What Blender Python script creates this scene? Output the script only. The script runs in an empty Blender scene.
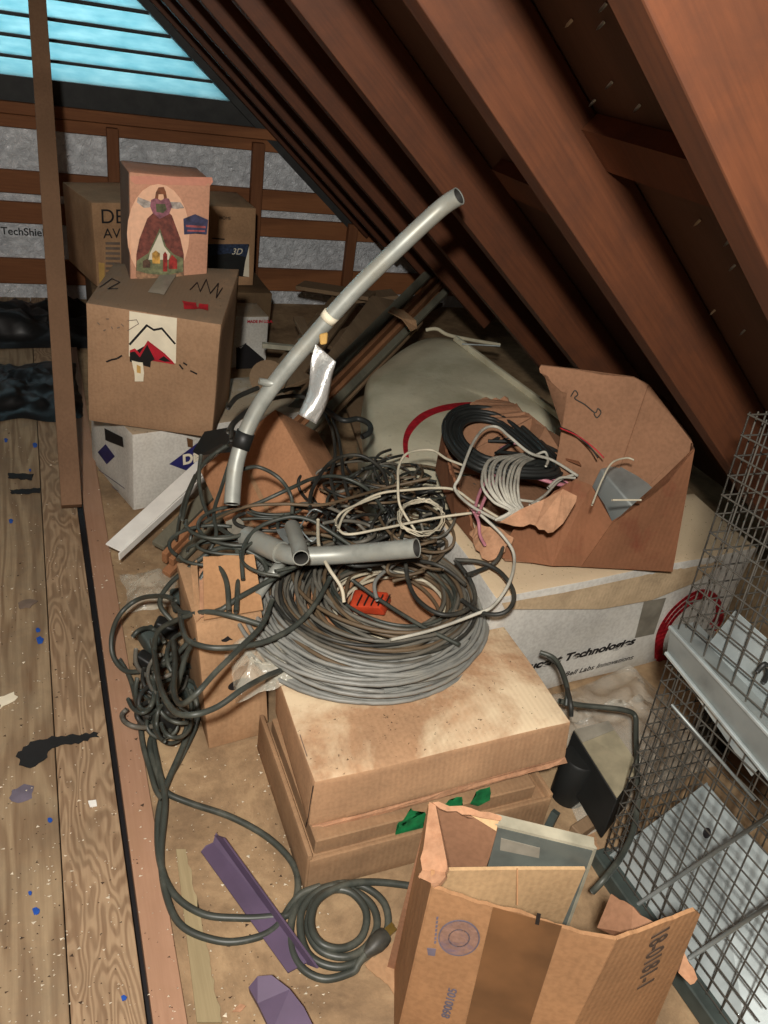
import bpy, bmesh, math, random
from mathutils import Vector, Matrix, noise
random.seed(7)
S = bpy.context.scene
COL = S.collection
V = Vector
# ------------------------------------------------------------------ camera
CAM = V((0, 0, 1.05)); F = 790.0
RX = V((0.92149661, -0.36166635, 0.14156784))
DN = V((-0.07870905, -0.53083863, -0.84380995))
FW = V((0.38032734, 0.76642534, -0.51763242))
cd = bpy.data.cameras.new('camera'); cam = bpy.data.objects.new('camera', cd); COL.objects.link(cam)
m = Matrix((RX, -DN, -FW)).transposed().to_4x4(); m.translation = CAM
cam.matrix_world = m
cd.sensor_fit = 'HORIZONTAL'; cd.sensor_width = 36; cd.lens = 36 * F / 768; cd.clip_start = .01
S.camera = cam
S.view_settings.view_transform = 'Standard'; S.view_settings.look = 'None'
S.view_settings.gamma = 1; S.view_settings.use_curve_mapping = False
S.view_settings.exposure = 0.08

def ray(px, py): return RX * ((px - 384) / F) + DN * ((py - 512) / F) + FW
def W(px, py, z=0.0):
    d = ray(px, py); return CAM + d * ((z - CAM.z) / d.z)
def WY(px, py, Y):
    d = ray(px, py); return CAM + d * (Y / d.y)
def WP(px, py, p, n):
    d = ray(px, py); return CAM + d * ((p - CAM).dot(n) / d.dot(n))
def WD(px, py, dep): return CAM + ray(px, py) * dep
def L3(pts): return [W(*p) for p in pts]

# ------------------------------------------------------------------ materials
def srgb(c):
    f = lambda v: v / 12.92 if v <= .04045 else ((v + .055) / 1.055) ** 2.4
    return tuple(f(x / 255) for x in c) + (1,)
class NT:
    def __init__(s, name):
        s.m = bpy.data.materials.new(name); s.m.use_nodes = True
        s.t = s.m.node_tree; s.t.nodes.clear()
        s.out = s.n('ShaderNodeOutputMaterial'); s.b = s.n('ShaderNodeBsdfPrincipled')
        s.l(s.b.outputs[0], s.out.inputs[0])
    def n(s, k, **kw):
        x = s.t.nodes.new(k)
        for a, v in kw.items(): setattr(x, a, v)
        return x
    def l(s, a, b): s.t.links.new(a, b)
    def coord(s, scale=(1, 1, 1), kind='Object'):
        tc = s.n('ShaderNodeTexCoord'); mp = s.n('ShaderNodeMapping'); mp.inputs['Scale'].default_value = scale
        s.l(tc.outputs[kind], mp.inputs[0]); return mp.outputs[0]
    def noise(s, vec, scale, detail=4, rough=.55, dist=0):
        x = s.n('ShaderNodeTexNoise'); x.inputs['Scale'].default_value = scale; x.inputs['Detail'].default_value = detail
        x.inputs['Roughness'].default_value = rough; x.inputs['Distortion'].default_value = dist
        s.l(vec, x.inputs['Vector']); return x.outputs['Fac']
    def ramp(s, fac, stops):
        r = s.n('ShaderNodeValToRGB'); e = r.color_ramp.elements
        while len(e) < len(stops): e.new(.5)
        for i, (p, c) in enumerate(stops):
            e[i].position = p; e[i].color = c if len(c) == 4 else srgb(c)
        s.l(fac, r.inputs[0]); return r.outputs[0]
    def mix(s, fac, a, b, mode='MIX'):
        x = s.n('ShaderNodeMix', data_type='RGBA', blend_type=mode)
        if isinstance(fac, (int, float)): x.inputs[0].default_value = fac
        else: s.l(fac, x.inputs[0])
        for v, i in ((a, 6), (b, 7)):
            if isinstance(v, tuple): x.inputs[i].default_value = v if len(v) == 4 else srgb(v)
            else: s.l(v, x.inputs[i])
        return x.outputs[2]
    def bump(s, h, strength=.3, dist=.002):
        b = s.n('ShaderNodeBump'); b.inputs['Strength'].default_value = strength; b.inputs['Distance'].default_value = dist
        s.l(h, b.inputs['Height']); s.l(b.outputs[0], s.b.inputs['Normal'])
    def done(s, col=None, rough=.8, metal=0, spec=.3):
        if col is not None:
            if isinstance(col, tuple): s.b.inputs['Base Color'].default_value = col if len(col) == 4 else srgb(col)
            else: s.l(col, s.b.inputs['Base Color'])
        if isinstance(rough, (int, float)): s.b.inputs['Roughness'].default_value = rough
        else: s.l(rough, s.b.inputs['Roughness'])
        s.b.inputs['Metallic'].default_value = metal
        s.b.inputs['Specular IOR Level'].default_value = spec
        return s.m

def cardboard(name, base, dirt=None, amt=.5, scale=9, dust=None, dustlo=.5, flute=True, seed=0):
    if base[0] - base[2] > 40:
        g = sum(base) / 3; base = tuple(int(g + (x - g) * .87) + 1 for x in base)
        if dirt: g = sum(dirt) / 3; dirt = tuple(int(g + (x - g) * .85) for x in dirt)
    t = NT(name); c = t.coord()
    if seed:
        c2 = t.n('ShaderNodeVectorMath', operation='ADD'); t.l(c, c2.inputs[0]); c2.inputs[1].default_value = (seed, seed * .7, seed * .3); c = c2.outputs[0]
    n1 = t.noise(c, scale, 5, .6); dark = tuple(int(x * .78) for x in base)
    col = t.mix(t.ramp(n1, [(.3, (0, 0, 0)), (.75, (255, 255, 255))]), dark, base)
    n2 = t.noise(c, 160, 2); col = t.mix(.12, col, t.ramp(n2, [(.35, (90, 60, 35)), (.6, base)]))
    if dirt:
        nd = t.noise(c, scale * .8, 6, .7, .6); col = t.mix(t.ramp(nd, [(.52, (0, 0, 0)), (.52 + .2 / max(amt, .1), (255, 255, 255))]), col, dirt)
    if dust:
        # grime and dust lying on what faces up, patchy
        g = t.n('ShaderNodeNewGeometry'); sx = t.n('ShaderNodeSeparateXYZ'); t.l(g.outputs['Normal'], sx.inputs[0])
        up = t.ramp(sx.outputs[2], [(.75, (0, 0, 0)), (.9, (255, 255, 255))])
        nn = t.noise(c, scale * .7, 8, .68, .3); pt = t.ramp(nn, [(dustlo, (0, 0, 0)), (dustlo + .17, (235, 235, 235))])
        col = t.mix(t.mix(1.0, up, pt, 'MULTIPLY'), col, dust)
        sp = t.noise(c, 130, 3, .7); col = t.mix(t.mix(1.0, up, t.ramp(sp, [(.66, (0, 0, 0)), (.7, (255, 255, 255))]), 'MULTIPLY'), col, (95, 75, 55))
    w = t.n('ShaderNodeTexWave'); w.inputs['Scale'].default_value = 38; w.inputs['Distortion'].default_value = .4; t.l(c, w.inputs['Vector'])
    add = t.n('ShaderNodeMath', operation='MULTIPLY_ADD'); t.l(w.outputs['Fac'], add.inputs[0]); add.inputs[1].default_value = .12 if flute else 0; t.l(n1, add.inputs[2])
    t.bump(add.outputs[0], .35, .004)
    return t.done(col, .85, 0, .2)

def wood(name, light, dark, axis='Y', rings=9, stretch=.12, rough=.75, dirt=None, dist=3.0, spec=.25, fine=60):
    t = NT(name)
    sc = {'X': (stretch, 1, 1), 'Y': (1, stretch, 1), 'Z': (1, 1, stretch)}[axis]
    c = t.coord(sc)
    big = t.noise(c, rings * .6, 3, .5, .4)
    w = t.n('ShaderNodeMath', operation='MULTIPLY'); t.l(big, w.inputs[0]); w.inputs[1].default_value = dist * 12
    s_ = t.n('ShaderNodeMath', operation='SINE'); t.l(w.outputs[0], s_.inputs[0])
    r = t.n('ShaderNodeMath', operation='MULTIPLY_ADD'); t.l(s_.outputs[0], r.inputs[0]); r.inputs[1].default_value = .5; r.inputs[2].default_value = .5
    col = t.mix(t.ramp(r.outputs[0], [(.15, (0, 0, 0)), (.85, (255, 255, 255))]), dark, light)
    c2 = t.coord({'X': (.05, 1, 1), 'Y': (1, .05, 1), 'Z': (1, 1, .05)}[axis])
    fn = t.noise(c2, fine * 3, 3, .6); col = t.mix(.4, col, t.ramp(fn, [(.3, dark), (.65, light)]))
    c3 = t.coord(); bl = t.noise(c3, 3.5, 5, .65); col = t.mix(t.ramp(bl, [(.35, (0, 0, 0)), (.8, (150, 150, 150))]), col, tuple(int(x * .62) for x in dark))
    if dirt:
        dn = t.noise(c3, 11, 8, .7, .5); col = t.mix(t.ramp(dn, [(.46, (0, 0, 0)), (.7, (190, 190, 190))]), col, dirt)
    t.bump(r.outputs[0], .15, .0015)
    return t.done(col, rough, 0, spec)

def plain(name, col, rough=.5, metal=0, var=.12, scale=25, spec=.4, bump=0, dirt=None):
    t = NT(name); c = t.coord(); n = t.noise(c, scale, 4)
    cc = t.mix(t.ramp(n, [(.3, (0, 0, 0)), (.7, (255, 255, 255))]), tuple(max(0, int(x * (1 - 2 * var))) for x in col), col)
    if dirt:
        d = t.noise(c, scale * .5, 6, .7); cc = t.mix(t.ramp(d, [(.5, (0, 0, 0)), (.68, (220, 220, 220))]), cc, dirt)
    if bump: t.bump(n, bump, .002)
    return t.done(cc, rough, metal, spec)

M = {}
M['card'] = cardboard('cardboard tan', (192, 146, 104), dirt=(128, 92, 62), amt=.4)
M['card_m'] = cardboard('cardboard smooth tan', (184, 142, 106), scale=4, dust=(116, 100, 82), dustlo=.3)
M['card_flat'] = cardboard('cardboard dusty tan', (206, 158, 116), dirt=(166, 120, 84), amt=.5, scale=7, dust=(228, 208, 174), dustlo=.46)
M['card_low'] = cardboard('cardboard dull tan', (172, 132, 94), dirt=(130, 96, 66), amt=.5, scale=8)
M['card_open'] = cardboard('cardboard golden', (190, 138, 92), dirt=(150, 104, 66), amt=.4, scale=5, seed=3)
M['card_in'] = cardboard('cardboard inner golden', (206, 166, 118), scale=6)
M['card_torn'] = cardboard('cardboard stained red brown', (146, 94, 62), dirt=(118, 48, 32), amt=.9, scale=6, seed=5)
M['card_torn_in'] = cardboard('cardboard inner worn', (164, 116, 84), dirt=(140, 94, 66), amt=.5, scale=5)
M['card_edge'] = cardboard('cardboard torn edge', (198, 144, 106), dirt=(160, 106, 74), amt=.7, scale=30)
M['card_tilt'] = cardboard('cardboard orange tan', (204, 142, 98), dirt=(170, 112, 74), amt=.5, scale=6, seed=9)
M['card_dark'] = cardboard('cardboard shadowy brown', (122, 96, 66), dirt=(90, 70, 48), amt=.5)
M['white_card'] = cardboard('white printed carton', (226, 222, 212), dirt=(196, 184, 162), amt=.35, scale=5, flute=False)
M['white_dust'] = cardboard('white carton dusty lid', (222, 218, 208), dirt=(196, 186, 168), amt=.3, scale=5, dust=(170, 148, 118), dustlo=.28, flute=False)
M['white_lid'] = cardboard('white carton tan lid', (226, 223, 214), dirt=(206, 200, 184), amt=.3, scale=5, dust=(206, 180, 142), dustlo=.2, flute=False)
M['pink_box'] = cardboard('peach gift box', (226, 160, 126), dirt=(222, 132, 104), amt=.3, scale=4, flute=False)
M['pink_shade'] = cardboard('shaded grey brown gift box side', (132, 108, 92), scale=5, flute=False)  # darker tone paints shade onto the gift box's left side
M['rafter'] = wood('rafter fir', (104, 60, 36), (74, 42, 26), 'X', 7, .08, .62, dirt=(58, 36, 26), dist=1.0, spec=.25)
M['batten'] = wood('batten brown', (150, 98, 62), (118, 74, 46), 'X', 8, .1)
M['stud'] = wood('stud brown', (140, 92, 60), (112, 70, 44), 'Z', 8, .1)
M['post'] = wood('brace brown', (128, 98, 74), (104, 78, 58), 'Z', 5, .05, dist=1.2)
M['sheath'] = wood('roof sheathing plywood', (88, 64, 52), (68, 50, 40), 'X', 4, .15, dirt=(72, 52, 42), rough=.6)
M['board'] = wood('floor board worn', (170, 144, 114), (124, 98, 74), 'Y', 15, .22, dirt=(120, 102, 80), dist=13)
M['board2'] = wood('floor board grey worn', (164, 142, 112), (122, 98, 74), 'Y', 13, .1, dirt=(112, 100, 82), dist=7)
M['joist'] = wood('joist reddish', (172, 134, 108), (146, 110, 86), 'Y', 5, .05, dirt=(150, 116, 88), dist=1.2)
M['slat'] = wood('slat brown', (160, 112, 78), (122, 82, 54), 'Y', 6, .06, dist=1.5)
M['slat_g'] = wood('slat grey green', (112, 108, 92), (84, 82, 70), 'Y', 6, .06, dist=1.5)
M['lath'] = wood('lath yellowish', (176, 160, 124), (146, 130, 98), 'Y', 6, .06)
M['plank_g'] = wood('plank weathered', (136, 112, 86), (104, 84, 64), 'Y', 6, .08, dist=1.5)
t = NT('attic floor dirt'); c = t.coord(); n1 = t.noise(c, 6, 8, .7, .4); n2 = t.noise(c, 45, 5, .7)
col = t.ramp(n1, [(.3, (108, 88, 68)), (.5, (152, 126, 96)), (.68, (184, 156, 120))]); col = t.mix(t.ramp(n2, [(.45, (0, 0, 0)), (.7, (160, 160, 160))]), col, (104, 84, 62))
t.bump(n2, .5, .003); M['floor'] = t.done(col, .85, 0, .2)
M['black'] = plain('black rubber', (40, 42, 40), .5, spec=.4)
M['cord'] = plain('dark grey green cord', (66, 70, 64), .45, spec=.45, dirt=(92, 92, 82))
M['cord2'] = plain('charcoal cord', (52, 52, 48), .5, spec=.4, dirt=(80, 76, 66))
M['gcable'] = plain('grey cable', (148, 148, 142), .45, spec=.4, dirt=(122, 118, 106))
M['gcable2'] = plain('mid grey cable', (112, 108, 98), .5, dirt=(90, 82, 70))
M['bcable'] = plain('brown grey cable', (110, 92, 70), .55, dirt=(84, 70, 54))
M['wcable'] = plain('off white cable', (214, 204, 180), .5, dirt=(180, 166, 138))
M['lcable'] = plain('light grey cable', (190, 186, 172), .5)
M['pcable'] = plain('pink cable', (196, 128, 140), .5)
M['pipe'] = plain('grey conduit', (168, 170, 162), .45, .25, .1, 30, dirt=(136, 132, 118))
M['pipe_shade'] = plain('conduit inside shade', (40, 38, 34), .7)  # near-black colour stands in for shade inside the pipe ends
M['galv'] = plain('galvanised steel', (188, 198, 198), .42, .55, .12, 14, bump=.15)
M['galv_d'] = plain('dull galvanised', (150, 156, 154), .5, .5, .14, 18, dirt=(122, 124, 118))
M['wire'] = plain('cage wire', (100, 97, 90), .5, .5, dirt=(72, 66, 56))
M['greenmet'] = plain('dark green grey metal', (78, 88, 84), .5, .2)
M['purple'] = plain('dull purple steel', (96, 80, 104), .55, .15, .08, 12)
M['white'] = plain('white enamel strip', (238, 236, 228), .45, 0, .03)
M['ink'] = plain('black ink', (24, 22, 24), .6, var=.05)
M['faint'] = plain('faded blue ink', (112, 104, 118), .8)
M['faint2'] = plain('faded grey ink', (128, 110, 96), .8)
M['blueink'] = plain('navy print', (46, 44, 104), .5)
M['redink'] = plain('red print', (196, 34, 52), .6)
M['redpaint'] = plain('red marker paint', (186, 30, 44), .6, var=.15, scale=60)
M['greenpaint'] = plain('green marker paint', (30, 136, 78), .6, var=.2, scale=60)
M['cream'] = plain('cream label', (236, 226, 200), .7, var=.04)
M['tape'] = plain('brown parcel tape', (120, 84, 54), .35, var=.15, scale=12)
M['greytape'] = plain('grey tape', (150, 144, 130), .35)
M['dark'] = plain('dark plastic', (30, 31, 30), .5)
M['traymet'] = plain('grey green painted metal', (104, 110, 104), .5, .1, dirt=(90, 94, 88))
M['trayrim'] = plain('pale metal rim', (184, 178, 156), .5, .1)
M['beigemet'] = plain('beige putty metal', (160, 150, 124), .5, .05, dirt=(140, 128, 104))
M['blue'] = plain('blue paint flake', (32, 84, 176), .6)
M['scrap'] = plain('black tar paper', (28, 28, 28), .8)
M['orange'] = plain('orange red plastic', (214, 76, 44), .5)
M['brass'] = plain('brass', (210, 176, 96), .3, .9)
M['denim'] = plain('blue cloth', (58, 72, 100), .9, var=.25, scale=120)
M['chip'] = plain('pale flake', (232, 220, 196), .8)
M['chipd'] = plain('dark grit', (70, 52, 38), .9)
M['gold'] = plain('amber foam', (214, 170, 96), .8)
M['lvr_frame'] = plain('dark painted frame', (52, 52, 50), .7)
# beige dusty hood with a red ring printed on it
t = NT('beige dusty plastic'); c = t.coord(); n1 = t.noise(c, 5, 6, .6); n2 = t.noise(c, 40, 5, .7)
col = t.ramp(n1, [(.3, (168, 160, 134)), (.6, (206, 198, 172))]); col = t.mix(t.ramp(n2, [(.58, (0, 0, 0)), (.72, (150, 150, 150))]), col, (110, 98, 78))
t.bump(n2, .4, .003); M['beige'] = t.done(col, .8, 0, .2)
# foil
t = NT('foil sheathing'); c = t.coord((1, 1, 1)); n1 = t.noise(c, 34, 6, .65, .8); n2 = t.noise(c, 6, 3)
col = t.mix(t.ramp(n2, [(.3, (0, 0, 0)), (.7, (255, 255, 255))]), (206, 210, 214), (246, 248, 250))
t.bump(n1, 1.0, .02); M['foil'] = t.done(col, .4, .15, .7)
t = NT('crinkled foil tape'); c = t.coord(); n1 = t.noise(c, 60, 5, .6, .6); t.bump(n1, .8, .004); M['foiltape'] = t.done((222, 222, 218), .38, .6)
# clear plastic
def film(name, col, alpha):
    t = NT(name); c = t.coord(); n = t.noise(c, 18, 5, .6, .8); t.bump(n, .9, .01)
    t.b.inputs['Alpha'].default_value = alpha
    return t.done(col, .12, 0, .8)
M['film'] = film('clear polythene', (226, 222, 208), .3)
M['film2'] = film('clear film crumpled', (232, 226, 206), .34)
# louvre blade: thin translucent plastic
t = NT('translucent vent blade'); c = t.coord((1, 1, 4)); n = t.noise(c, 14, 4)
cc = t.ramp(n, [(.3, (176, 218, 224)), (.7, (214, 240, 242))])
tr = t.n('ShaderNodeBsdfTranslucent'); t.l(cc, tr.inputs[0]); t.b.inputs['Roughness'].default_value = .6
mx = t.n('ShaderNodeMixShader'); mx.inputs[0].default_value = .8; t.l(t.b.outputs[0], mx.inputs[1]); t.l(tr.outputs[0], mx.inputs[2]); t.l(cc, t.b.inputs['Base Color']); t.l(mx.outputs[0], t.out.inputs[0])
M['blade'] = t.m

# ------------------------------------------------------------------ object helpers
def tag(o, label=None, cat=None, group=None, kind=None):
    if label: o['label'] = label
    if cat: o['category'] = cat
    if group: o['group'] = group
    if kind: o['kind'] = kind
    return o
def thing(name, label, cat, loc=(0, 0, 0), rot=(0, 0, 0), group=None, kind=None):
    o = bpy.data.objects.new(name, None); COL.objects.link(o); o.empty_display_size = .05
    o.location = loc; o.rotation_euler = rot
    o['m'] = 1; del o['m']
    MW[o.name] = Matrix.LocRotScale(V(loc), o.rotation_euler.copy(), None)
    return tag(o, label, cat, group, kind)
MW = {}
def obj(name, vs, fs, mat, parent=None, smooth=False, local=False, origin=None, sharp=None):
    """one mesh object; vs in world space unless local (then in the parent's space)"""
    me = bpy.data.meshes.new(name)
    vs = [V(v) for v in vs]
    o = bpy.data.objects.new(name, me); COL.objects.link(o)
    mw = Matrix.Identity(4)
    if parent is not None:
        o.parent = parent
        if local: MW[o.name] = MW[parent.name]
        else:
            inv = MW[parent.name].inverted(); vs = [inv @ v for v in vs]
            MW[o.name] = MW[parent.name]
    else:
        if origin is None:
            mn = V([min(v[i] for v in vs) for i in range(3)]); mxv = V([max(v[i] for v in vs) for i in range(3)])
            origin = V(((mn.x + mxv.x) / 2, (mn.y + mxv.y) / 2, mn.z))
        o.location = origin; MW[o.name] = Matrix.Translation(origin); vs = [v - V(origin) for v in vs]
    me.from_pydata([tuple(v) for v in vs], [], fs)
    me.materials.append(mat)
    if smooth:
        for p in me.polygons: p.use_smooth = True
        if sharp: me.set_sharp_from_angle(angle=math.radians(sharp))
    me.update()
    return o
def merge(*ms):
    vs, fs = [], []
    for a, b in ms:
        k = len(vs); vs += list(a); fs += [tuple(i + k for i in f) for f in b]
    return vs, fs
def box8(c):
    """8 corners in order (i,j,k): 000,100,110,010,001,101,111,011"""
    return list(c), [(0, 3, 2, 1), (4, 5, 6, 7), (0, 1, 5, 4), (1, 2, 6, 5), (2, 3, 7, 6), (3, 0, 4, 7)]
def bx(x0, x1, y0, y1, z0, z1):
    return box8([V((x, y, z)) for z in (z0, z1) for x, y in ((x0, y0), (x1, y0), (x1, y1), (x0, y1))])
def bevel(vs, fs, w=.002, seg=2, cuts=0, amp=0, nscale=6, seed=0):
    bm = bmesh.new(); bv = [bm.verts.new(v) for v in vs]
    for f in fs: bm.faces.new([bv[i] for i in f])
    bmesh.ops.recalc_face_normals(bm, faces=bm.faces)
    if w: bmesh.ops.bevel(bm, geom=list(bm.edges), offset=w, segments=seg, profile=.5, affect='EDGES')
    if cuts:
        es = sorted([e for e in bm.edges if e.calc_length() > .02], key=lambda e: e.calc_length())
        bmesh.ops.subdivide_edges(bm, edges=es, cuts=cuts, use_grid_fill=True)
        for v in bm.verts:
            d = noise.noise_vector(v.co * nscale + V((seed, seed * 2, seed * 3)))
            v.co += d * amp
    bmesh.ops.triangulate(bm, faces=[f for f in bm.faces if len(f.verts) > 4])
    bm.verts.index_update()
    r = [v.co.copy() for v in bm.verts], [tuple(v.index for v in f.verts) for f in bm.faces]
    bm.free(); return r
def beam(a, b, w, h, up=V((0, 0, 1)), roll=0):
    """bar from a to b, width w sideways, thickness h along up"""
    a, b = V(a), V(b); d = (b - a).normalized(); s = d.cross(up).normalized(); u = s.cross(d).normalized()
    if roll:
        q = Matrix.Rotation(roll, 3, d); s = q @ s; u = q @ u
    return box8([a - s * w / 2 - u * h / 2, a + s * w / 2 - u * h / 2, b + s * w / 2 - u * h / 2, b - s * w / 2 - u * h / 2,
                 a - s * w / 2 + u * h / 2, a + s * w / 2 + u * h / 2, b + s * w / 2 + u * h / 2, b - s * w / 2 + u * h / 2])
def crom(pts, n=10, closed=False):
    pts = [V(p) for p in pts]; out = []; N = len(pts)
    if N < 3 and not closed:
        return [pts[0].lerp(pts[-1], i / n) for i in range(n + 1)]
    g = (lambda i: pts[i % N]) if closed else (lambda i: pts[max(0, min(N - 1, i))])
    for i in range(N if closed else N - 1):
        p0, p1, p2, p3 = g(i - 1), g(i), g(i + 1), g(i + 2)
        for k in range(n):
            t = k / n
            out.append(.5 * ((2 * p1) + (p2 - p0) * t + (2 * p0 - 5 * p1 + 4 * p2 - p3) * t * t + (3 * p1 - p0 - 3 * p2 + p3) * t ** 3))
    if not closed: out.append(pts[-1])
    return out
def tube(path, r, seg=8, closed=False, caps=True, r_in=None):
    """swept circle; r may be a list"""
    P = [V(p) for p in path]; N = len(P); vs = []; fs = []
    T = []
    for i in range(N):
        a = P[(i - 1) % N] if closed else P[max(i - 1, 0)]; b = P[(i + 1) % N] if closed else P[min(i + 1, N - 1)]
        d = (b - a); T.append(d.normalized() if d.length > 1e-9 else V((0, 0, 1)))
    n = T[0].orthogonal().normalized()
    for i in range(N):
        n = (n - T[i] * n.dot(T[i]))
        n = n.normalized() if n.length > 1e-6 else T[i].orthogonal().normalized()
        bnm = T[i].cross(n); rr = r[i] if isinstance(r, (list, tuple)) else r
        for k in range(seg):
            a = 2 * math.pi * k / seg; vs.append(P[i] + (n * math.cos(a) + bnm * math.sin(a)) * rr)
    for i in range(N if closed else N - 1):
        j = (i + 1) % N
        for k in range(seg):
            l = (k + 1) % seg; fs.append((i * seg + k, j * seg + k, j * seg + l, i * seg + l)[::-1])
    if not closed and caps:
        fs.append(tuple(range(seg))); fs.append(tuple((N - 1) * seg + k for k in range(seg))[::-1])
    return vs, fs
def hollow(path, r, t=.0018, seg=20):
    """open pipe with a wall"""
    vo, fo = tube(path, r, seg, caps=False); vi, fi = tube(path, r - t, seg, caps=False)
    k = len(vo); fs = fo + [tuple(i + k for i in f)[::-1] for f in fi]; N = len(path)
    for e in (0, N - 1):
        for q in range(seg):
            l = (q + 1) % seg; f = (e * seg + q, e * seg + l, k + e * seg + l, k + e * seg + q)
            fs.append(f if e else f[::-1])
    return vo + vi, fs
def slab(pts, t, jag=(), amp=.003, step=.008, seed=0, nrm=None):
    """polygon given by world points, thickness t; edges listed in jag are torn"""
    pts = [V(p) for p in pts]; rnd = random.Random(seed + len(pts)); P = []
    cen = sum(pts, V()) / len(pts)
    n = V()
    for i in range(len(pts)): n += (pts[i] - cen).cross(pts[(i + 1) % len(pts)] - cen)
    n.normalize()
    if nrm is not None and n.dot(nrm) < 0: n = -n
    for i, a in enumerate(pts):
        b = pts[(i + 1) % len(pts)]; P.append(a)
        if i in jag:
            k = max(2, int((b - a).length / step)); s = (b - a).normalized().cross(n)
            for q in range(1, k): P.append(a.lerp(b, q / k) + s * rnd.uniform(-amp, amp) + (b - a).normalized() * rnd.uniform(-.3, .3) * step)
    N = len(P); vs = [p + n * t / 2 for p in P] + [p - n * t / 2 for p in P]
    bm = bmesh.new(); a = [bm.verts.new(v) for v in vs[:N]]; b = [bm.verts.new(v) for v in vs[N:]]
    f1 = bm.faces.new(a); f2 = bm.faces.new(b[::-1])
    for i in range(N): bm.faces.new((a[i], b[i], b[(i + 1) % N], a[(i + 1) % N]))
    bmesh.ops.triangulate(bm, faces=[f1, f2]); bmesh.ops.recalc_face_normals(bm, faces=bm.faces)
    bm.verts.index_update(); r = [v.co.copy() for v in bm.verts], [tuple(v.index for v in f.verts) for f in bm.faces]
    bm.free(); return r

FACES = {'front': (V((0, 0, 0)), V((1, 0, 0)), V((0, 0, 1)), V((0, -1, 0))), 'left': (V((0, 0, 0)), V((0, -1, 0)), V((0, 0, 1)), V((-1, 0, 0))),
         'top': (V((0, 0, 1)), V((1, 0, 0)), V((0, 1, 0)), V((0, 0, 1))), 'right': (V((1, 0, 0)), V((0, 1, 0)), V((0, 0, 1)), V((1, 0, 0)))}
def meshed(o):
    bpy.context.view_layer.update()
    me = bpy.data.meshes.new_from_object(o.evaluated_get(bpy.context.evaluated_depsgraph_get())); nm = o.name
    n = bpy.data.objects.new(nm, me); COL.objects.link(n); n.parent = o.parent; n.matrix_parent_inverse = o.matrix_parent_inverse.copy(); n.matrix_basis = o.matrix_basis.copy()
    bpy.data.objects.remove(o); n.name = nm; return n
class Carton:
    """closed carton: root Empty at its front lower corner, local x along the front, y away, z up"""
    def __init__(s, name, label, cat, pos, rot, dims, mat, body='carton_body', cuts=7, amp=.002, bw=.0025, seed=1, group=None, part=True):
        s.d = V(dims); s.root = thing(name, label, cat, pos, [math.radians(a) for a in rot], group)
        vs, fs = bx(0, dims[0], 0, dims[1], 0, dims[2]); vs, fs = bevel(vs, fs, bw, 2, cuts, amp, 7, seed)
        s.body = obj(body, vs, fs, mat, s.root, smooth=True, local=True, sharp=35)
        s.mw = MW[s.root.name]; s.k = 0; s.b0 = .001 + amp * .9
    def face(s, f):
        o, u, v, n = FACES[f]; return V([o[i] * s.d[i] for i in range(3)]), u, v, n
    def uv(s, f, px, py):
        o, u, v, n = s.face(f); R = s.mw.to_3x3(); P = WP(px, py, s.mw @ o, (R @ n).normalized())
        l = s.mw.inverted() @ P - o; return l.dot(u), l.dot(v)
    def pt(s, f, a, b, off): o, u, v, n = s.face(f); return o + u * a + v * b + n * off
    def poly(s, name, f, pts, mat, px=True, off=None, jag=(), amp=.002, label=None, step=.008):
        if off is None: off = s.b0 + .0003 * s.k; s.k += 1
        q = [s.uv(f, *p) if px else p for p in pts]; P = [s.pt(f, a, b, off) for a, b in q]
        vs, fs = slab(P, .0005, jag, amp, step, seed=len(pts)); o = obj(name, vs, fs, mat, s.root, local=True); drape(o, s, f, s.b0)
        if label: o['label'] = label
        return o
    def text(s, name, f, txt, px, py, size, mat, ang=0, sx=1, shear=0, label=None, align='LEFT', bold=0):
        cu = bpy.data.curves.new(name, 'FONT'); cu.body = txt; cu.size = size; cu.extrude = .0003; cu.shear = shear; cu.align_x = align; cu.offset = bold
        o = bpy.data.objects.new(name, cu); COL.objects.link(o); cu.materials.append(mat)
        a, b = s.uv(f, px, py); O, u, v, n = s.face(f)
        mm = Matrix((u, v, n)).transposed().to_4x4(); mm.translation = s.pt(f, a, b, s.b0 + .0006 + .0003 * s.k)
        o.parent = s.root; o.matrix_local = mm @ Matrix.Rotation(ang, 4, 'Z') @ Matrix.Diagonal((sx, 1, 1, 1))
        o = meshed(o); drape(o, s, f, s.b0)
        if label: o['label'] = label
        return o
from mathutils.bvhtree import BVHTree
def drape(o, C, f, base):
    """lay a printed mark onto the dented carton face"""
    O, u, v, n = C.face(f); me = o.data
    if getattr(C, 'tree', None) is None: C.tree = BVHTree.FromPolygons([x.co.copy() for x in C.body.data.vertices], [tuple(p.vertices) for p in C.body.data.polygons])
    bm = bmesh.new(); bm.from_mesh(me)
    for _ in range(4):
        es = [e for e in bm.edges if e.calc_length() > .03]
        if not es: break
        bmesh.ops.triangulate(bm, faces=bm.faces[:]); es = [e for e in bm.edges if e.calc_length() > .03]; bmesh.ops.subdivide_edges(bm, edges=es, cuts=1)
    bmesh.ops.triangulate(bm, faces=bm.faces[:])
    M_ = o.matrix_local; Mi = M_.inverted()
    for x in bm.verts:
        q = M_ @ x.co; h = (q - O).dot(n) - base; h0 = C.tree.ray_cast(q + n * .06, -n)
        if h0[0] is not None and (h0[0] - q).length < .05: x.co = Mi @ (h0[0] + n * (h + .0007))
    bm.to_mesh(me); bm.free()
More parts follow.
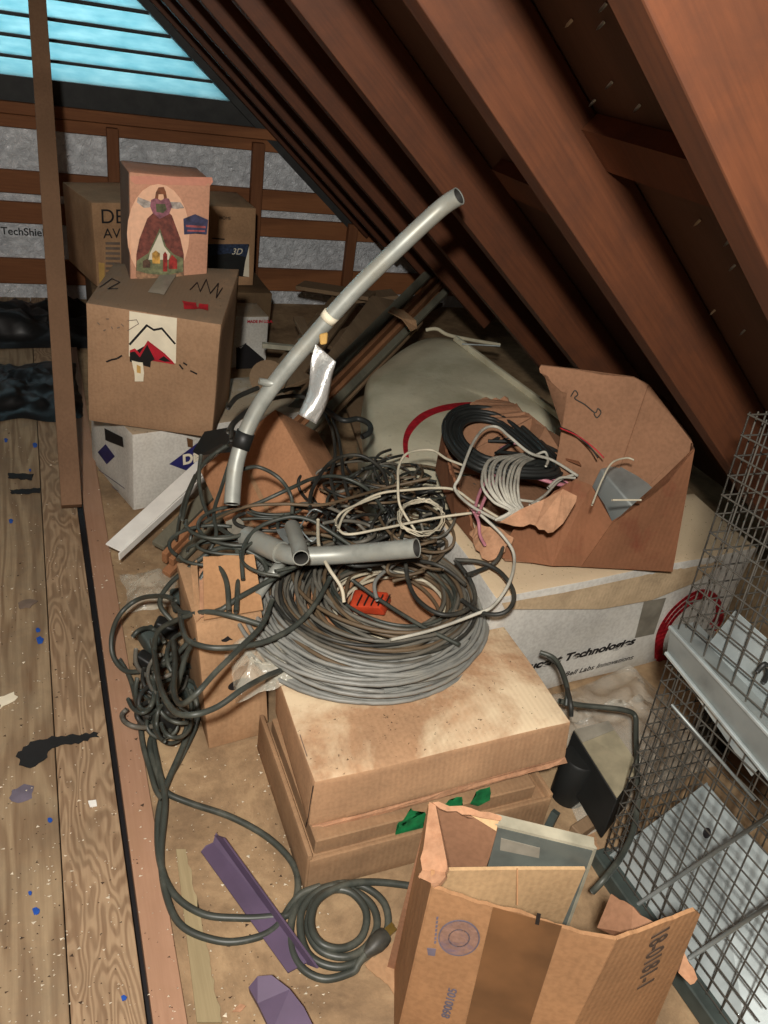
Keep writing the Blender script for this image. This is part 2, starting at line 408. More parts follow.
def line2(pts, w):
    """2D polyline to quads outline (list of polygons)"""
    out = []
    for (x0, y0), (x1, y1) in zip(pts, pts[1:]):
        d = math.hypot(x1 - x0, y1 - y0) or 1; nx, ny = -(y1 - y0) / d * w / 2, (x1 - x0) / d * w / 2
        ex, ey = (x1 - x0) / d * w * .3, (y1 - y0) / d * w * .3
        out.append([(x0 + nx - ex, y0 + ny - ey), (x0 - nx - ex, y0 - ny - ey), (x1 - nx + ex, y1 - ny + ey), (x1 + nx + ex, y1 + ny + ey)])
    return out
def strokes(C, name, f, lines, w, mat, label=None):
    """several pixel polylines as ONE printed mark"""
    ms = []; off = C.b0 + .0003 * C.k; C.k += 1
    for ln in lines:
        for q in line2([C.uv(f, *p) for p in ln], w):
            P = [C.pt(f, *p, off) for p in q]; ms.append(slab(P, .0005))
    vs, fs = merge(*ms); o = obj(name, vs, fs, mat, C.root, local=True); drape(o, C, f, C.b0)
    if label: o['label'] = label
    return o

# ================================================================== SETTING
SLOPE = math.radians(39.75); RN = V((math.sin(SLOPE), 0, math.cos(SLOPE)))   # roof normal (outward)
RD = V((math.cos(SLOPE), 0, -math.sin(SLOPE)))                               # down the slope
CP = .235; DEPTH = .089
GY = 3.2
def struct(name, vs, fs, mat, parent=None, **k):
    o = obj(name, vs, fs, mat, parent, **k)
    if parent is None: o['kind'] = 'structure'
    return o
# floor: rough boards left of the gap, subfloor to the right
fl = []
vs, fs = bevel(*bx(-.029, .0, -.4, 1.0, -.02, 0), .001, 1)
a0, a1 = W(145, 1010), W(79, 522); 
gx = lambda y, p, q: p.x + (q.x - p.x) * (y - p.y) / (q.y - p.y)
g0, g1 = W(145, 1010), W(79, 522); s0, s1 = W(69, 1007), W(38, 440); e0, e1 = W(185, 1010), W(98, 478); h0, h1 = W(151, 1010), W(85.5, 522)
def strip(xa, xb, y0, y1, z0, z1):
    return box8([V((xa(y0), y0, z0)), V((xb(y0), y0, z0)), V((xb(y1), y1, z0)), V((xa(y1), y1, z0)), V((xa(y0), y0, z1)), V((xb(y0), y0, z1)), V((xb(y1), y1, z1)), V((xa(y1), y1, z1))])
fx = lambda p, q, o=0: (lambda y: gx(y, p, q) + o)
vs, fs = bevel(*strip(lambda y: -1.6, fx(s0, s1, -.0004), -.4, GY, -.02, .0), .0012, 1); struct('floor', vs, fs, M['board2'])
vs, fs = bevel(*strip(fx(s0, s1, .0012), fx(g0, g1), -.4, GY, -.02, .001), .0015, 2); struct('floor.001', vs, fs, M['board'])
vs, fs = bevel(*strip(fx(h0, h1), fx(e0, e1), -.4, GY, -.03, .006), .0015, 2); struct('floor.002', vs, fs, M['joist'])
vs, fs = bx(.062, 2.2, -.4, GY, -.05, -.002); struct('floor.003', vs, fs, M['floor'])
vs, fs = bx(-1.6, .06, -.4, GY, -.05, -.021); struct('floor.004', vs, fs, M['ink'])
# pale plaster line along the joist
vs, fs = merge(slab([W(176, 850, .0), W(186, 850, .0), W(222, 1023, .0), W(197, 1023, .0)], .004, (1,), .002))
tag(obj('lath_strip', vs, fs, M['lath']), 'pale yellowish lath strip lying along the long reddish joist', 'lath')

# rafters
RY = [.442, .787, 1.257, 1.668, 2.07, 2.45, 2.80, 3.13]
def roofpt(s, y, h): return CAM + RN * (CP + h) + RD * s + V((0, y, 0))
def rafter(y, s0, s1, w=.038):
    c = [roofpt(s0, y, 0), roofpt(s1, y, 0), roofpt(s1, y + w, 0), roofpt(s0, y + w, 0), roofpt(s0, y, DEPTH), roofpt(s1, y, DEPTH), roofpt(s1, y + w, DEPTH), roofpt(s0, y + w, DEPTH)]
    return c
for i, y in enumerate(RY):
    c = rafter(y, -.9, .62 if i == 0 else 1.45); loc = c[0]
    R = Matrix((RD, V((0, 1, 0)), RN)).transposed()
    L = (c[1] - c[0]).length
    vs, fs = bevel(*bx(0, L, 0, .038, 0, DEPTH), .002, 2, 0)
    me = bpy.data.meshes.new('roof_beam'); me.from_pydata([tuple(v) for v in vs], [], fs); me.materials.append(M['rafter'])
    o = bpy.data.objects.new('roof_beam', me); COL.objects.link(o); o.matrix_world = Matrix.Translation(loc) @ R.to_4x4(); o['kind'] = 'structure'
def roofplane(name, s0, s1, y0, y1, h0, h1, mat):
    L = s1 - s0; vs, fs = bx(0, L, 0, y1 - y0, 0, h1 - h0); me = bpy.data.meshes.new(name); me.from_pydata([tuple(v) for v in vs], [], fs); me.materials.append(mat)
    o = bpy.data.objects.new(name, me); COL.objects.link(o); R = Matrix((RD, V((0, 1, 0)), RN)).transposed()
    o.matrix_world = Matrix.Translation(roofpt(s0, y0, h0)) @ R.to_4x4(); o['kind'] = 'structure'; return o
roofplane('ceiling', -.95, 1.7, -.6, GY + .1, DEPTH + .001, DEPTH + .016, M['sheath'])
# blocking between rafters (visible between the two nearest)
for k, (y, s) in enumerate(((.48, .46), (.825, .62), (1.295, .5))):
    roofplane('roof_beam', s, s + .06, y + .001, y + .306 if k == 0 else y + .35, DEPTH - .022, DEPTH, M['rafter'])
# other side of the roof + back, out of view but closes the attic
vs, fs = slab([V((-1.9, -1.0, .2)), V((-.62, -1.0, 1.95)), V((-.62, GY, 1.95)), V((-1.9, GY, .2))], .02); struct('ceiling', vs, fs, M['sheath'])
vs, fs = bx(-1.7, -1.66, -.6, GY, -.05, .6); struct('wall_left', vs, fs, M['sheath'])

# gable wall: foil faced sheathing, battens in front
vent_z = W(0, 0, 0)
def gz(px, py, Y=GY): return WY(px, py, Y)
# foil wall with opening above for the vent
vs, fs = bx(-1.7, 2.2, GY, GY + .02, -.05, .61); struct('wall_back', vs, fs, M['foil'])
def batten(z0, z1, x0=-1.6, x1=1.9, y=GY - .022, d=.02, mat='batten'):
    vs, fs = bevel(*bx(x0, x1, y, y + d, z0, z1), .002, 1); 
    o = struct('trim_1', vs, fs, M[mat]); return o
zz = lambda py, px=0: gz(px, py, GY - .02).z
batten(zz(112), zz(100), d=.03, y=GY - .034); batten(zz(126), zz(113)); batten(zz(192), zz(169)); batten(zz(222), zz(201))
batten(zz(283), zz(258)); batten(zz(322), zz(302))
zr = lambda py, px=300: gz(px, py, GY - .02).z
for x in (W, ):
    pass
def studb(pxa, pya, w=.045, z1=.62):
    p = gz(pxa, pya, GY - .04); vs, fs = bevel(*bx(p.x, p.x + w, GY - .05, GY - .02, 0, z1), .002, 1); struct('trim_2', vs, fs, M['stud'])
studb(107, 150, .04); studb(250, 200, .045); studb(347, 240, .04, .35)
# dark band beneath the vent and louvre window
vs, fs = bx(-1.7, 2.0, GY + .005, GY + .05, .60, zz(76)); struct('wall_back', vs, fs, M['lvr_frame'])
wr = tag(thing('window_1', None, None, (0, GY, .73)), kind='structure')
vz = zz(76) ; k = 0
pitch = .0605
while vz + k * pitch < 1.75:
    z = vz + k * pitch
    # blade leans: lower edge outward, upper edge inward
    vs, fs = box8([V((-1.4, GY + .012, z + .004)), V((.95, GY + .012, z + .004)), V((.95, GY + .016, z + .004)), V((-1.4, GY + .016, z + .004)),
                   V((-1.4, GY + .034, z + .052)), V((.95, GY + .034, z + .052)), V((.95, GY + .038, z + .052)), V((-1.4, GY + .038, z + .052))])
    obj('louver_blade', vs, fs, M['blade'], wr)
    vs, fs = bx(-1.4, .95, GY + .006, GY + .02, z - .004, z + .003); obj('louver_lip', vs, fs, M['lvr_frame'], wr)
    k += 1
# closing triangle beside the vent (under roof slope)
a = roofpt(-.9, GY, -.012); b = roofpt(1.3, GY, -.012)
for nm, h0, h1 in (('trim_3', -.02, .0),):
    vs, fs = box8([roofpt(-.9, GY - .03, -.025), roofpt(1.4, GY - .03, -.025), roofpt(1.4, GY + .06, -.025), roofpt(-.9, GY + .06, -.025), roofpt(-.9, GY - .03, .02), roofpt(1.4, GY - .03, .02), roofpt(1.4, GY + .06, .02), roofpt(-.9, GY + .06, .02)])
    struct('trim_3', vs, fs, M['lvr_frame'])

# leaning brace at the left
pb = W(72, 510, .012)
pt = None
dd = ray(37, 0); tt = 3.05 / dd.y; ptop = CAM + dd * (2.62 / dd.y)
br = thing('wooden_brace', 'long brown two-by-four brace leaning up from the floor boards past the mountain-logo box', 'lumber', pb)
vs, fs = bevel(*beam(pb + V((0, 0, .01)), ptop + (ptop - pb) * .25, .044, .03, V((0, -1, .5))), .0015, 2)
obj('brace_board', vs, fs, M['post'], br)
# text on the foil
cu = bpy.data.curves.new('lettering', 'FONT'); cu.body = 'TechShield'; cu.size = .037; cu.extrude = .0002; cu.offset = .0005; cu.materials.append(M['ink'])
o = bpy.data.objects.new('foil_lettering', cu); COL.objects.link(o); p = gz(1, 233, GY - .002); o.location = (p.x, GY - .002, p.z - .004); o.rotation_euler = (math.pi / 2, 0, 0); o = meshed(o); o['kind'] = 'structure'

# ================================================================== LIGHTS
def light(name, kind, loc, energy, col, size=.1, rot=None, **k):
    d = bpy.data.lights.new(name, kind); d.energy = energy; d.color = col
    if kind == 'POINT': d.shadow_soft_size = size
    if kind == 'AREA': d.size = size
    for a, v in k.items(): setattr(d, a, v)
    o = bpy.data.objects.new(name, d); COL.objects.link(o); o.location = loc
    if rot: o.rotation_euler = rot
    return o
light('attic_bulb', 'POINT', (-.11, -.12, 1.285), 118, (1, .96, .89), .03)
light('daylight', 'AREA', (-.2, GY + .5, 1.15), 26, (.74, .92, 1.0), 2.2, (math.radians(-90), 0, 0), shape='RECTANGLE', size_y=1.3)
w = bpy.data.worlds.new('world'); S.world = w; w.use_nodes = True
w.node_tree.nodes['Background'].inputs[0].default_value = (.9, .8, .65, 1); w.node_tree.nodes['Background'].inputs[1].default_value = .012
#PART2
# ================================================================== CARTONS
def lerp8(c, a, b, h):
    f = lambda i, j, k: c[(i, j, k)]
    r = V()
    for i in (0, 1):
        for j in (0, 1):
            for k in (0, 1): r += f(i, j, k) * ((a if i else 1 - a) * (b if j else 1 - b) * (h if k else 1 - h))
    return r
def adjust(C, adj, mat):
    """nudge corners of a carton so that the sagging shape follows; adj {(i,j,k): (px,py)} keeps each corner's distance"""
    inv = C.mw.inverted(); cs = {}
    for i in (0, 1):
        for j in (0, 1):
            for k in (0, 1):
                p = V((i * C.d.x, j * C.d.y, k * C.d.z))
                if (i, j, k) in adj:
                    wv = C.mw @ p; dep = (wv - CAM).dot(FW); p = inv @ WD(*adj[(i, j, k)], dep)
                cs[(i, j, k)] = p
    for v in C.body.data.vertices:
        q = v.co; v.co = lerp8(cs, q.x / C.d.x, q.y / C.d.y, q.z / C.d.z)
    C.cs = cs
    def face(f):
        a, b, c = {'front': ((0, 0, 0), (1, 0, 0), (0, 0, 1)), 'left': ((0, 0, 0), (0, 1, 0), (0, 0, 1)), 'top': ((0, 0, 1), (1, 0, 1), (0, 1, 1)), 'right': ((1, 0, 0), (1, 1, 0), (1, 0, 1))}[f]
        o = cs[a]; u = (cs[b] - o).normalized()
        if f == 'left': u = -u
        v = cs[c] - o; v = (v - u * v.dot(u)).normalized(); return o, u, v, u.cross(v)
    C.face = face
# --- white carton with the blue diamond
C = Carton('storage_carton', 'white carton with a navy diamond print, under the mountain-logo box', 'box', (.165, 1.651, 0), (-2.5, 1.8, 15.4), (.474, .269, .196), M['white_dust'], seed=3)
C.poly('printed_diamond', 'front', [(169, 464), (197, 443), (232, 452), (196, 474)], M['blueink'], label='navy blue diamond print')
C.text('lettering', 'front', 'Dia', 182, 464, .036, M['cream'], .06, bold=.0015, label='white lettering')
C.poly('printed_flame', 'front', [(197, 449), (194.5, 454), (197, 457), (199, 454)], M['cream'])
C.poly('printed_diamond', 'left', [(99, 452), (107, 444), (116, 456), (108, 464)], M['blueink'])
C.poly('hand_hole', 'left', [(106, 428), (124, 437), (125, 447), (107, 440)], M['ink'])
strokes(C, 'printed_line', 'left', [[(98, 468), (126, 488)], [(100, 476), (120, 491)]], .002, M['faint'])
for k in range(1): C.poly('tape', 'front', [(186, 437), (192, 439), (192, 447), (187, 446)], M['tape'])
# --- mountain-logo carton
C = Carton('shipping_carton', 'brown carton with a red and black mountain logo on a cream label', 'box', (.087, 1.715, .2), (7.1, 1.9, -21.1), (.276, .215, .303), M['card_m'], seed=5)
adjust(C, {(0, 0, 1): (85.5, 303), (1, 0, 1): (221.5, 324.5), (1, 0, 0): (211.5, 438), (0, 0, 0): (89, 420.6), (1, 1, 1): (239.4, 268.5), (0, 1, 1): (114, 263), (1, 1, 0): (229, 399)}, None)
C.poly('logo_label', 'front', [(129.5, 311), (177, 318), (176, 363), (150, 360), (129, 356)], M['cream'], label='cream paper label')
strokes(C, 'mountain_logo', 'front', [[(130, 344), (147, 325), (154, 329.5), (162, 328), (175, 343)]], .0045, M['ink'])
C.poly('mountain_logo', 'front', [(130, 350), (135, 348), (140, 353), (148, 340), (157, 359), (165, 353), (173, 361), (175, 364), (150, 360), (150, 367), (138, 362), (130, 360)], M['redink'], label='red mountain range print')
C.poly('mountain_logo', 'front', [(130, 352), (135, 351), (140, 357), (147.5, 344), (155, 359), (151, 361), (150.5, 367), (136, 363), (130, 361)], M['ink'], label='black mountain range print')
C.poly('mountain_logo', 'front', [(159, 359), (164, 355.5), (171, 361), (165, 361)], M['ink'])
C.poly('torn_sticker', 'front', [(132, 360), (143, 362), (143.5, 381), (135, 381)], M['cream'], jag=(0, 1, 2, 3), amp=.002)
C.poly('sticker_mark', 'front', [(137, 364), (141, 366), (141, 373), (137, 372)], M['gold'])
strokes(C, 'ink_smudge', 'front', [[(107, 361), (112, 359), (117, 358)], [(118, 357.5), (122, 355)], [(180, 364), (183, 368)], [(191, 370), (197, 373)], [(184, 362), (187, 364)]], .0035, M['ink'])
strokes(C, 'scribble', 'front', [[(128, 320), (137, 319), (139, 323), (131, 328), (128, 330)]], .0012, M['faint2'])
for pl in (((98, 322), (100, 324)), ((104, 330), (106, 329)), ((112, 326), (113, 328)), ((107, 318), (109, 318)), ((118, 327), (120, 326)), ((122, 323), (124, 325))):
    strokes(C, 'ink_fleck', 'front', [pl], .002, M['faint2'])
C.poly('tape', 'top', [(148, 296), (164, 299), (190, 262), (178, 258)], M['greytape'], jag=(0, 2), label='dusty clear tape along the lid seam')
C.poly('tape_piece', 'top', [(182, 305), (196, 307), (198, 312), (184, 312)], M['redpaint'], jag=(0, 1, 2, 3)); C.poly('tape_piece', 'top', [(199, 308), (208, 309), (208, 314), (198, 312)], M['redpaint'], jag=(0, 2))
strokes(C, 'scribble', 'top', [[(100, 290), (112, 282), (120, 286), (108, 292), (118, 292)]], .002, M['ink'])
strokes(C, 'scribble', 'top', [[(190, 296), (197, 290), (200, 298), (206, 288), (210, 300), (218, 292), (216, 304), (222, 296)]], .002, M['ink'])
# --- gift box with angel
C = Carton('gift_box', 'peach gift box with a robed angel picture, on top of the mountain-logo box', 'box', (.184, 1.778, .492), (-1.4, 1, 1), (.165, .15, .237), M['pink_box'], seed=8, cuts=3, amp=.0006)
pk = C
def P2(px, py): return (80 + px / 3.84, 150 + py / 3.84)
def pp(name, pts, mat, **k): return C.poly(name, 'front', [P2(*p) for p in pts], mat, **k)
def art(nm, col, **k):
    if nm not in M: M[nm] = plain(nm, col, .7, var=.03 if nm[0:2] in ('gl', 'li', 'fa', 'sn') else .22, scale=90)
    return M[nm]
C.poly('lid_flap', 'front', [P2(194, 100), P2(506, 104), P2(510, 122), P2(500, 137), P2(212, 130), P2(196, 118)], M['pink_shade'] if 0 else art('lid peach', (206, 140, 116)), label='folded tuck flap')
halo = [(300 + 120 * math.cos(a), 320 + 190 * math.sin(a)) for a in [i * math.pi / 12 for i in range(24)]]
pp('picture_glow', halo, art('glow cream', (234, 184, 150)))
pp('angel_wing', [(275, 200), (222, 180), (218, 200), (245, 222), (280, 218)], art('wing', (196, 182, 170))); pp('angel_wing', [(335, 198), (385, 200), (400, 222), (370, 226), (335, 220)], art('wing', 0))
pp('angel_gown', [(290, 232), (330, 232), (352, 250), (385, 340), (398, 400), (398, 495), (375, 512), (300, 520), (240, 510), (214, 485), (216, 400), (228, 340), (258, 262)], art('gown maroon', (132, 70, 58)), label='patterned maroon gown')
pp('gown_panel', [(306, 300), (330, 370), (360, 400), (396, 415), (396, 468), (330, 480), (260, 474), (216, 462), (217, 425), (262, 395), (292, 350)], art('gown green', (128, 130, 92)))
pp('gown_panel', [(306, 315), (322, 368), (345, 398), (340, 420), (262, 420), (268, 395), (294, 352)], art('snow panel', (214, 204, 180)))
pp('gown_hem', [(214, 462), (260, 474), (330, 480), (397, 466), (396, 496), (370, 512), (300, 518), (240, 508), (214, 484)], art('hem', (176, 134, 100)))
pp('printed_house', [(276, 408), (276, 395), (290, 384), (306, 396), (306, 435), (278, 434)], art('house yellow', (226, 170, 80))); pp('printed_house', [(318, 400), (326, 388), (334, 400), (334, 465), (318, 465)], art('house red', (178, 52, 44)))
pp('printed_house', [(340, 420), (352, 400), (372, 420), (372, 455), (340, 455)], art('house red', 0)); pp('printed_house', [(240, 425), (258, 415), (270, 430), (268, 450), (240, 450)], art('house brown', (110, 80, 60)))
pp('angel_shawl', [(272, 190), (300, 178), (340, 185), (352, 215), (340, 245), (305, 262), (278, 240), (268, 215)], art('shawl mauve', (158, 100, 112)))
pp('angel_bouquet', [(290, 205), (325, 205), (332, 225), (318, 240), (292, 236)], art('bouquet', (96, 96, 66)))
pp('angel_face', [(298, 168), (308, 162), (320, 168), (320, 186), (309, 192), (299, 186)], art('face', (226, 176, 140)))
pp('angel_hair', [(290, 160), (300, 142), (320, 140), (328, 158), (332, 182), (322, 186), (318, 168), (300, 168), (298, 186), (286, 184)], art('hair', (132, 78, 50)))
pp('printed_badge', [(395, 262), (440, 244), (490, 266), (484, 322), (440, 318), (398, 322)], art('badge blue', (66, 66, 98)), label='small blue title badge')
pp('badge_lettering', [(405, 285), (480, 290), (480, 298), (405, 293)], art('badge text', (180, 90, 90))); pp('badge_lettering', [(410, 304), (478, 306), (478, 312), (410, 310)], art('badge text', 0))
vs, fs = bx(-.0012, -.0006, .002, .148, .002, .235); obj('side_panel', vs, fs, M['pink_shade'], C.root, local=True)  # thin sheet over the left side, its shade put into the colour
# --- far cartons
def carton(*a, **k): return Carton(*a, **k)
C = Carton('shipping_carton', 'tan carton printed DE and AV, behind the gift box', 'box', (.176, 2.713, .2), (-.4, -1.1, 13.7), (.27, .3, .262), M['card'], seed=11)
C.text('lettering', 'front', 'DE', 100, 223, .062, M['ink'], -.02); C.text('lettering', 'front', 'AV', 103, 238, .044, M['ink'], -.02)
for y in (243, 248, 253, 258, 263, 268, 273): strokes(C, 'printed_line', 'front', [[(106, y), (119, y + .3)]], .008, M['faint2'])
C.poly('tape', 'front', [(98, 262), (104, 263), (104, 284), (99, 283)], M['gold'])
C = Carton('shipping_carton', 'tan carton with a black and blue photo label, right of the gift box', 'box', (.5, 2.763, .2), (-.5, -.6, 3.1), (.209, .25, .265), M['card'], seed=12)
C.poly('photo_label', 'front', [(208, 244), (249, 244), (249, 277), (208, 274)], M['dark']); C.poly('photo_label', 'front', [(209, 244), (248, 244), (247, 257), (228, 253), (209, 256)], M['denim'])
C.poly('label_border', 'front', [(245, 262), (249, 246), (249, 277), (243, 276), (246, 274)], M['cream'])
C.text('lettering', 'front', '3D', 231, 254, .03, M['cream'], 0, shear=.3); C.text('lettering', 'front', 'HOME', 219, 219, .014, M['ink'], 0)
strokes(C, 'printed_line', 'front', [[(212, 238), (224, 239)], [(223, 260), (232, 260)]], .004, M['ink'])
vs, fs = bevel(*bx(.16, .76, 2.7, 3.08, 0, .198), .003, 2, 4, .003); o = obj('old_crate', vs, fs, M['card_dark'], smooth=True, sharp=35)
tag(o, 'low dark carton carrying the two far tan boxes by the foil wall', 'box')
C = Carton('product_carton', 'small white carton with a black mountain print behind the mountain-logo box', 'box', (.44, 2.5, 0), (-1.1, -.5, 1.6), (.262, .15, .177), M['white_dust'], seed=14)
C.text('lettering', 'front', 'MADE IN U.S.A.', 247, 322.5, .013, M['redink'], 0, bold=.0006)
C.poly('mountain_print', 'front', [(236, 347), (241, 348), (245, 343), (249, 346), (264, 359), (258, 373), (236, 370)], M['ink']); strokes(C, 'mountain_print', 'front', [[(236, 348), (241, 346), (246, 343)]], .002, M['ink'])
# plank of dusty white carton at (250,390): flattened white box lid between
a = [W(233, 420, .2), W(214, 372, .2), W(300, 372, .2), W(262, 395, .2)]
# --- stack of two flat cartons
C = Carton('flat_carton', 'wide flat brown carton open like a tray, bottom of the stack, green paint marks', 'box', (.281, .615, .0), (-1.2, -.2, .1), (.397, .27, .06), M['card_low'], body='tray_body', seed=21)
vs, fs = bevel(*bx(.012, .372, .012, .25, .055, .088), .002, 1, 3, .001); obj('inner_flap', vs, fs, M['card_low'], C.root, local=True, smooth=True, sharp=35)
for nm, b in (('side_wall', bx(-.003, .004, -.002, .27, .0, .08)), ('side_wall', bx(.0, .395, -.004, .003, .0, .07)), ('side_wall', bx(.393, .4, 0, .27, 0, .075))):
    vs, fs = bevel(*b, .0015, 2, 4, .0015); obj(nm, vs, fs, M['card_low'], C.root, local=True, smooth=True, sharp=40)
# green marks lie on the inner flap's front slope
def on_box_plane(px, py, y0): return WY(px, py, y0)
for q in (((393, 846), (399, 822), (404, 826), (411, 808), (417, 816), (425, 812), (424, 832), (415, 841), (402, 845)), ((440, 808), (449, 800), (462, 797), (463, 806), (450, 809)), ((470, 804), (476, 792), (490, 787), (490, 800), (478, 806))):
    P = [WY(x, y, .6255) for x, y in q]; vs, fs = slab(P, .0006, tuple(range(len(q))), .003, .006, seed=4); obj('paint_mark', vs, fs, M['greenpaint'], C.root)['label'] = 'green brushed paint mark'
C = Carton('flat_carton', 'dusty flat brown carton lying on the open tray, under the grey cable coil', 'box', (.294, .652, .09), (-2.0, -4.6, -1.9), (.404, .227, .087), M['card_flat'], seed=22, cuts=9, amp=.003)
adjust(C, {(0, 0, 1): (315, 783), (0, 0, 0): (309, 827), (0, 1, 1): (276, 673), (1, 0, 1): (571, 722), (1, 0, 0): (565, 760), (1, 1, 1): (504, 626)}, None)
strokes(C, 'flap_seam', 'left', [[(314, 786), (308, 826)]], .0015, M['ink'])
C.poly('flap_edge', 'front', [(312, 826), (565, 757), (566, 761), (314, 830)], M['card_edge'], jag=(2,), amp=.0015)
strokes(C, 'scratch', 'top', [[(300, 735), (307, 757)], [(372, 690), (398, 702)]], .0012, M['faint2'])
# --- carton standing at the left of the stack
def hexa(name, label, cat, c, mat, body='carton_body', cuts=5, amp=.002, group=None, seed=1, bw=.002):
    loc = (c[0] + c[1] + c[2] + c[3]) / 4; r = thing(name, label, cat, loc, group=group)
    vs, fs = bevel(*box8(c), bw, 2, cuts, amp, 7, seed); obj(body, vs, fs, mat, r, smooth=True, sharp=35); return r
b0, b1 = W(209, 749, 0), W(268, 733, 0); t0, t1 = W(196, 624, .24), W(262, 612, .24)
dv = V((-.005, .2, 0))
r = hexa('upright_carton', 'tall tan carton with an oval hand hole, standing left of the flat stack', 'box', [b0, b1, b1 + dv, b0 + dv, t0, t1, t1 + dv * .8, t0 + dv * .8], M['card'], seed=31)
n = (b1 - b0).cross(t0 - b0).normalized()
q = [WP(240 + 12 * math.cos(a) - 4 * math.sin(a) * .3, 684 + 5.5 * math.sin(a) - 3 * math.cos(a), b0 + n * .003, n) for a in [i * math.pi / 8 for i in range(16)]]
vs, fs = slab(q, .0008); obj('hand_hole', vs, fs, M['ink'], r)
vs, fs = slab([WP(*p, b0 + n * .003, n) for p in ((221, 640), (228, 636), (233, 640), (226, 642))], .0006, (0, 1, 2, 3), .002); obj('ink_mark', vs, fs, M['ink'], r)
for p, mt in ((((196, 622, .242), (191, 566, .27), (197, 560, .28), (201, 618, .242)), 'card'), (((204, 620, .245), (203, 557, .29), (254, 555, .29), (263, 610, .245)), 'card_open'), (((200, 618, .243), (199, 572, .27), (203, 568, .275), (207, 615, .243)), 'card_edge')):
    vs, fs = slab(L3(p), .003, (1,), .001); obj('top_flap', vs, fs, M[mt], r)
# --- tilted orange-tan carton behind the conduit
A, Cc, B = W(275, 409, .33), W(199, 470, .16), W(330, 506, .24)
nn = (Cc - A).cross(B - A).normalized()
if nn.z > 0: nn = -nn
D = Cc + B - A; dp = nn * .16
r = hexa('tilted_carton', 'orange-tan carton tipped on its corner behind the long conduit', 'box', [A + dp, B + dp, D + dp, Cc + dp, A, B, D, Cc], M['card_tilt'], seed=33)
vs, fs = slab([WP(*p, A - nn * .003, nn) for p in ((229, 500), (233, 497), (268, 545), (262, 548))], .0008); obj('tape', vs, fs, M['card'], r)
vs, fs = slab([WP(*p, A - nn * .003, nn) for p in ((245, 470), (249, 468), (275, 520), (271, 522))], .0008); obj('tape', vs, fs, M['card'], r)
# --- brown carton under the coil's far side
vs, fs = bevel(*bx(.34, .672, .895, 1.22, 0, .182), .003, 2, 6, .004); o = obj('buried_carton', vs, fs, M['card_tilt'], smooth=True, sharp=35)
tag(o, 'brown carton buried beneath the far side of the cable coil', 'box')
M['card_edge2'] = cardboard('tan paper edge', (216, 186, 146), dirt=(186, 154, 116), amt=.5, scale=12)
# --- big white carton
C = Carton('white_carton', 'large white carton with black Technologies lettering and red marker loop', 'box', (.664, .873, 0), (0, .3, 4.3), (.64, .226, .277), M['white_lid'], seed=41, cuts=9, amp=.004)
adjust(C, {(0, 0, 1): (497, 598), (1, 0, 1): (757, 548), (1, 1, 1): (694, 494), (0, 1, 1): (440, 520)}, None)
lw = M['ink']
a = -.115
C.text('lettering', 'front', 'Lucent Technologies', 519, 670, .026, lw, .0, sx=1.28, shear=.18, bold=.0009, label='bold black lettering')
C.text('lettering', 'front', 'Bell Labs Innovations', 562, 675, .0175, lw, .0, sx=1.2, shear=.22, bold=0, label='small black lettering')
ring = [(655, 655), (657, 632), (668, 612), (684, 597), (700, 590), (714, 596), (716, 612), (710, 622)]; ring = [(v.x, v.y) for v in crom([V((x, y, 0)) for x, y in ring], 5)]
for off in (0, 3, 6): strokes(C, 'marker_loop', 'front', [[(x + off * .6, y + off) for x, y in ring]], .0105, M['redpaint'])
strokes(C, 'marker_loop', 'front', [[(657, 664), (668, 662), (674, 650)], [(656, 655), (670, 657)]], .012, M['redpaint'])
C.poly('tape', 'front', [(642, 600), (664, 596), (652, 632), (633, 636)], M['greytape'], label='strip of grey tape')
C.poly('lid_edge', 'front', [(500, 601), (560, 591), (640, 574), (720, 559), (720, 563), (692, 581), (650, 598), (600, 607), (560, 607), (503, 607)], M['card_edge2'], jag=(2,), amp=.002, label='tan torn paper edge')

# --- big torn carton full of cable
W0 = W
def W(px, py, z=0.0): return W0(px, py, z + .024)
rt = thing('torn_carton', 'ripped red-brown carton full of cable, standing on the big white carton', 'box', W(610, 540, .255))
A, B = W(581, 566, .262), W(672, 571, .262); n = (B - A).cross(V((0, 0, 1))).normalized()
fp = lambda x, y: WP(x, y, A, n)
def part(nm, pts, mat, th=.004, jag=(), amp=.003, seed=0, parent=rt, lab=None):
    vs, fs = slab(pts, th, jag, amp, seed=seed); o = obj(nm, vs, fs, mat, parent)
    if lab: o['label'] = lab
    return o
Ct, N = fp(694, 449), fp(612, 522)
part('front_wall', [A, B, Ct, fp(688, 456), fp(680, 466), fp(668, 481), fp(650, 496), fp(634, 505), fp(622, 516), N], M['card_torn'], .005, (2, 3, 4, 5, 6, 7), .0012)
Kt = W(648, 384, .57); Kb = V((Kt.x, Kt.y, .262))
part('side_wall', [B, Ct, W(688, 432, .49), W(682, 424, .5), W(668, 402, .53), Kt, Kb], M['card_torn_in'], .005, (1, 2, 3, 4), .003, 2)
Lt = W(569, 395, .52); Lb = V((Lt.x, Lt.y, .262)); pn = (Kb - Lb).cross(V((0, 0, 1))).normalized()
bp = lambda x, y: WP(x, y, Kt, pn)
part('back_wall', [bp(555, 468), bp(562, 430), bp(567, 393), bp(556, 386), bp(548, 376), bp(540, 372), bp(541, 365), bp(575, 369), bp(600, 374), bp(634, 377), Kt, Kb], M['card_torn_in'], .005, (2, 3, 4, 5), .003, 3)
P1, P2_, P3 = W(505, 560, .262), W(591, 485, .4), A
n2 = (P3 - P1).cross(P2_ - P1).normalized(); qp = lambda x, y: WP(x, y, A, n2)
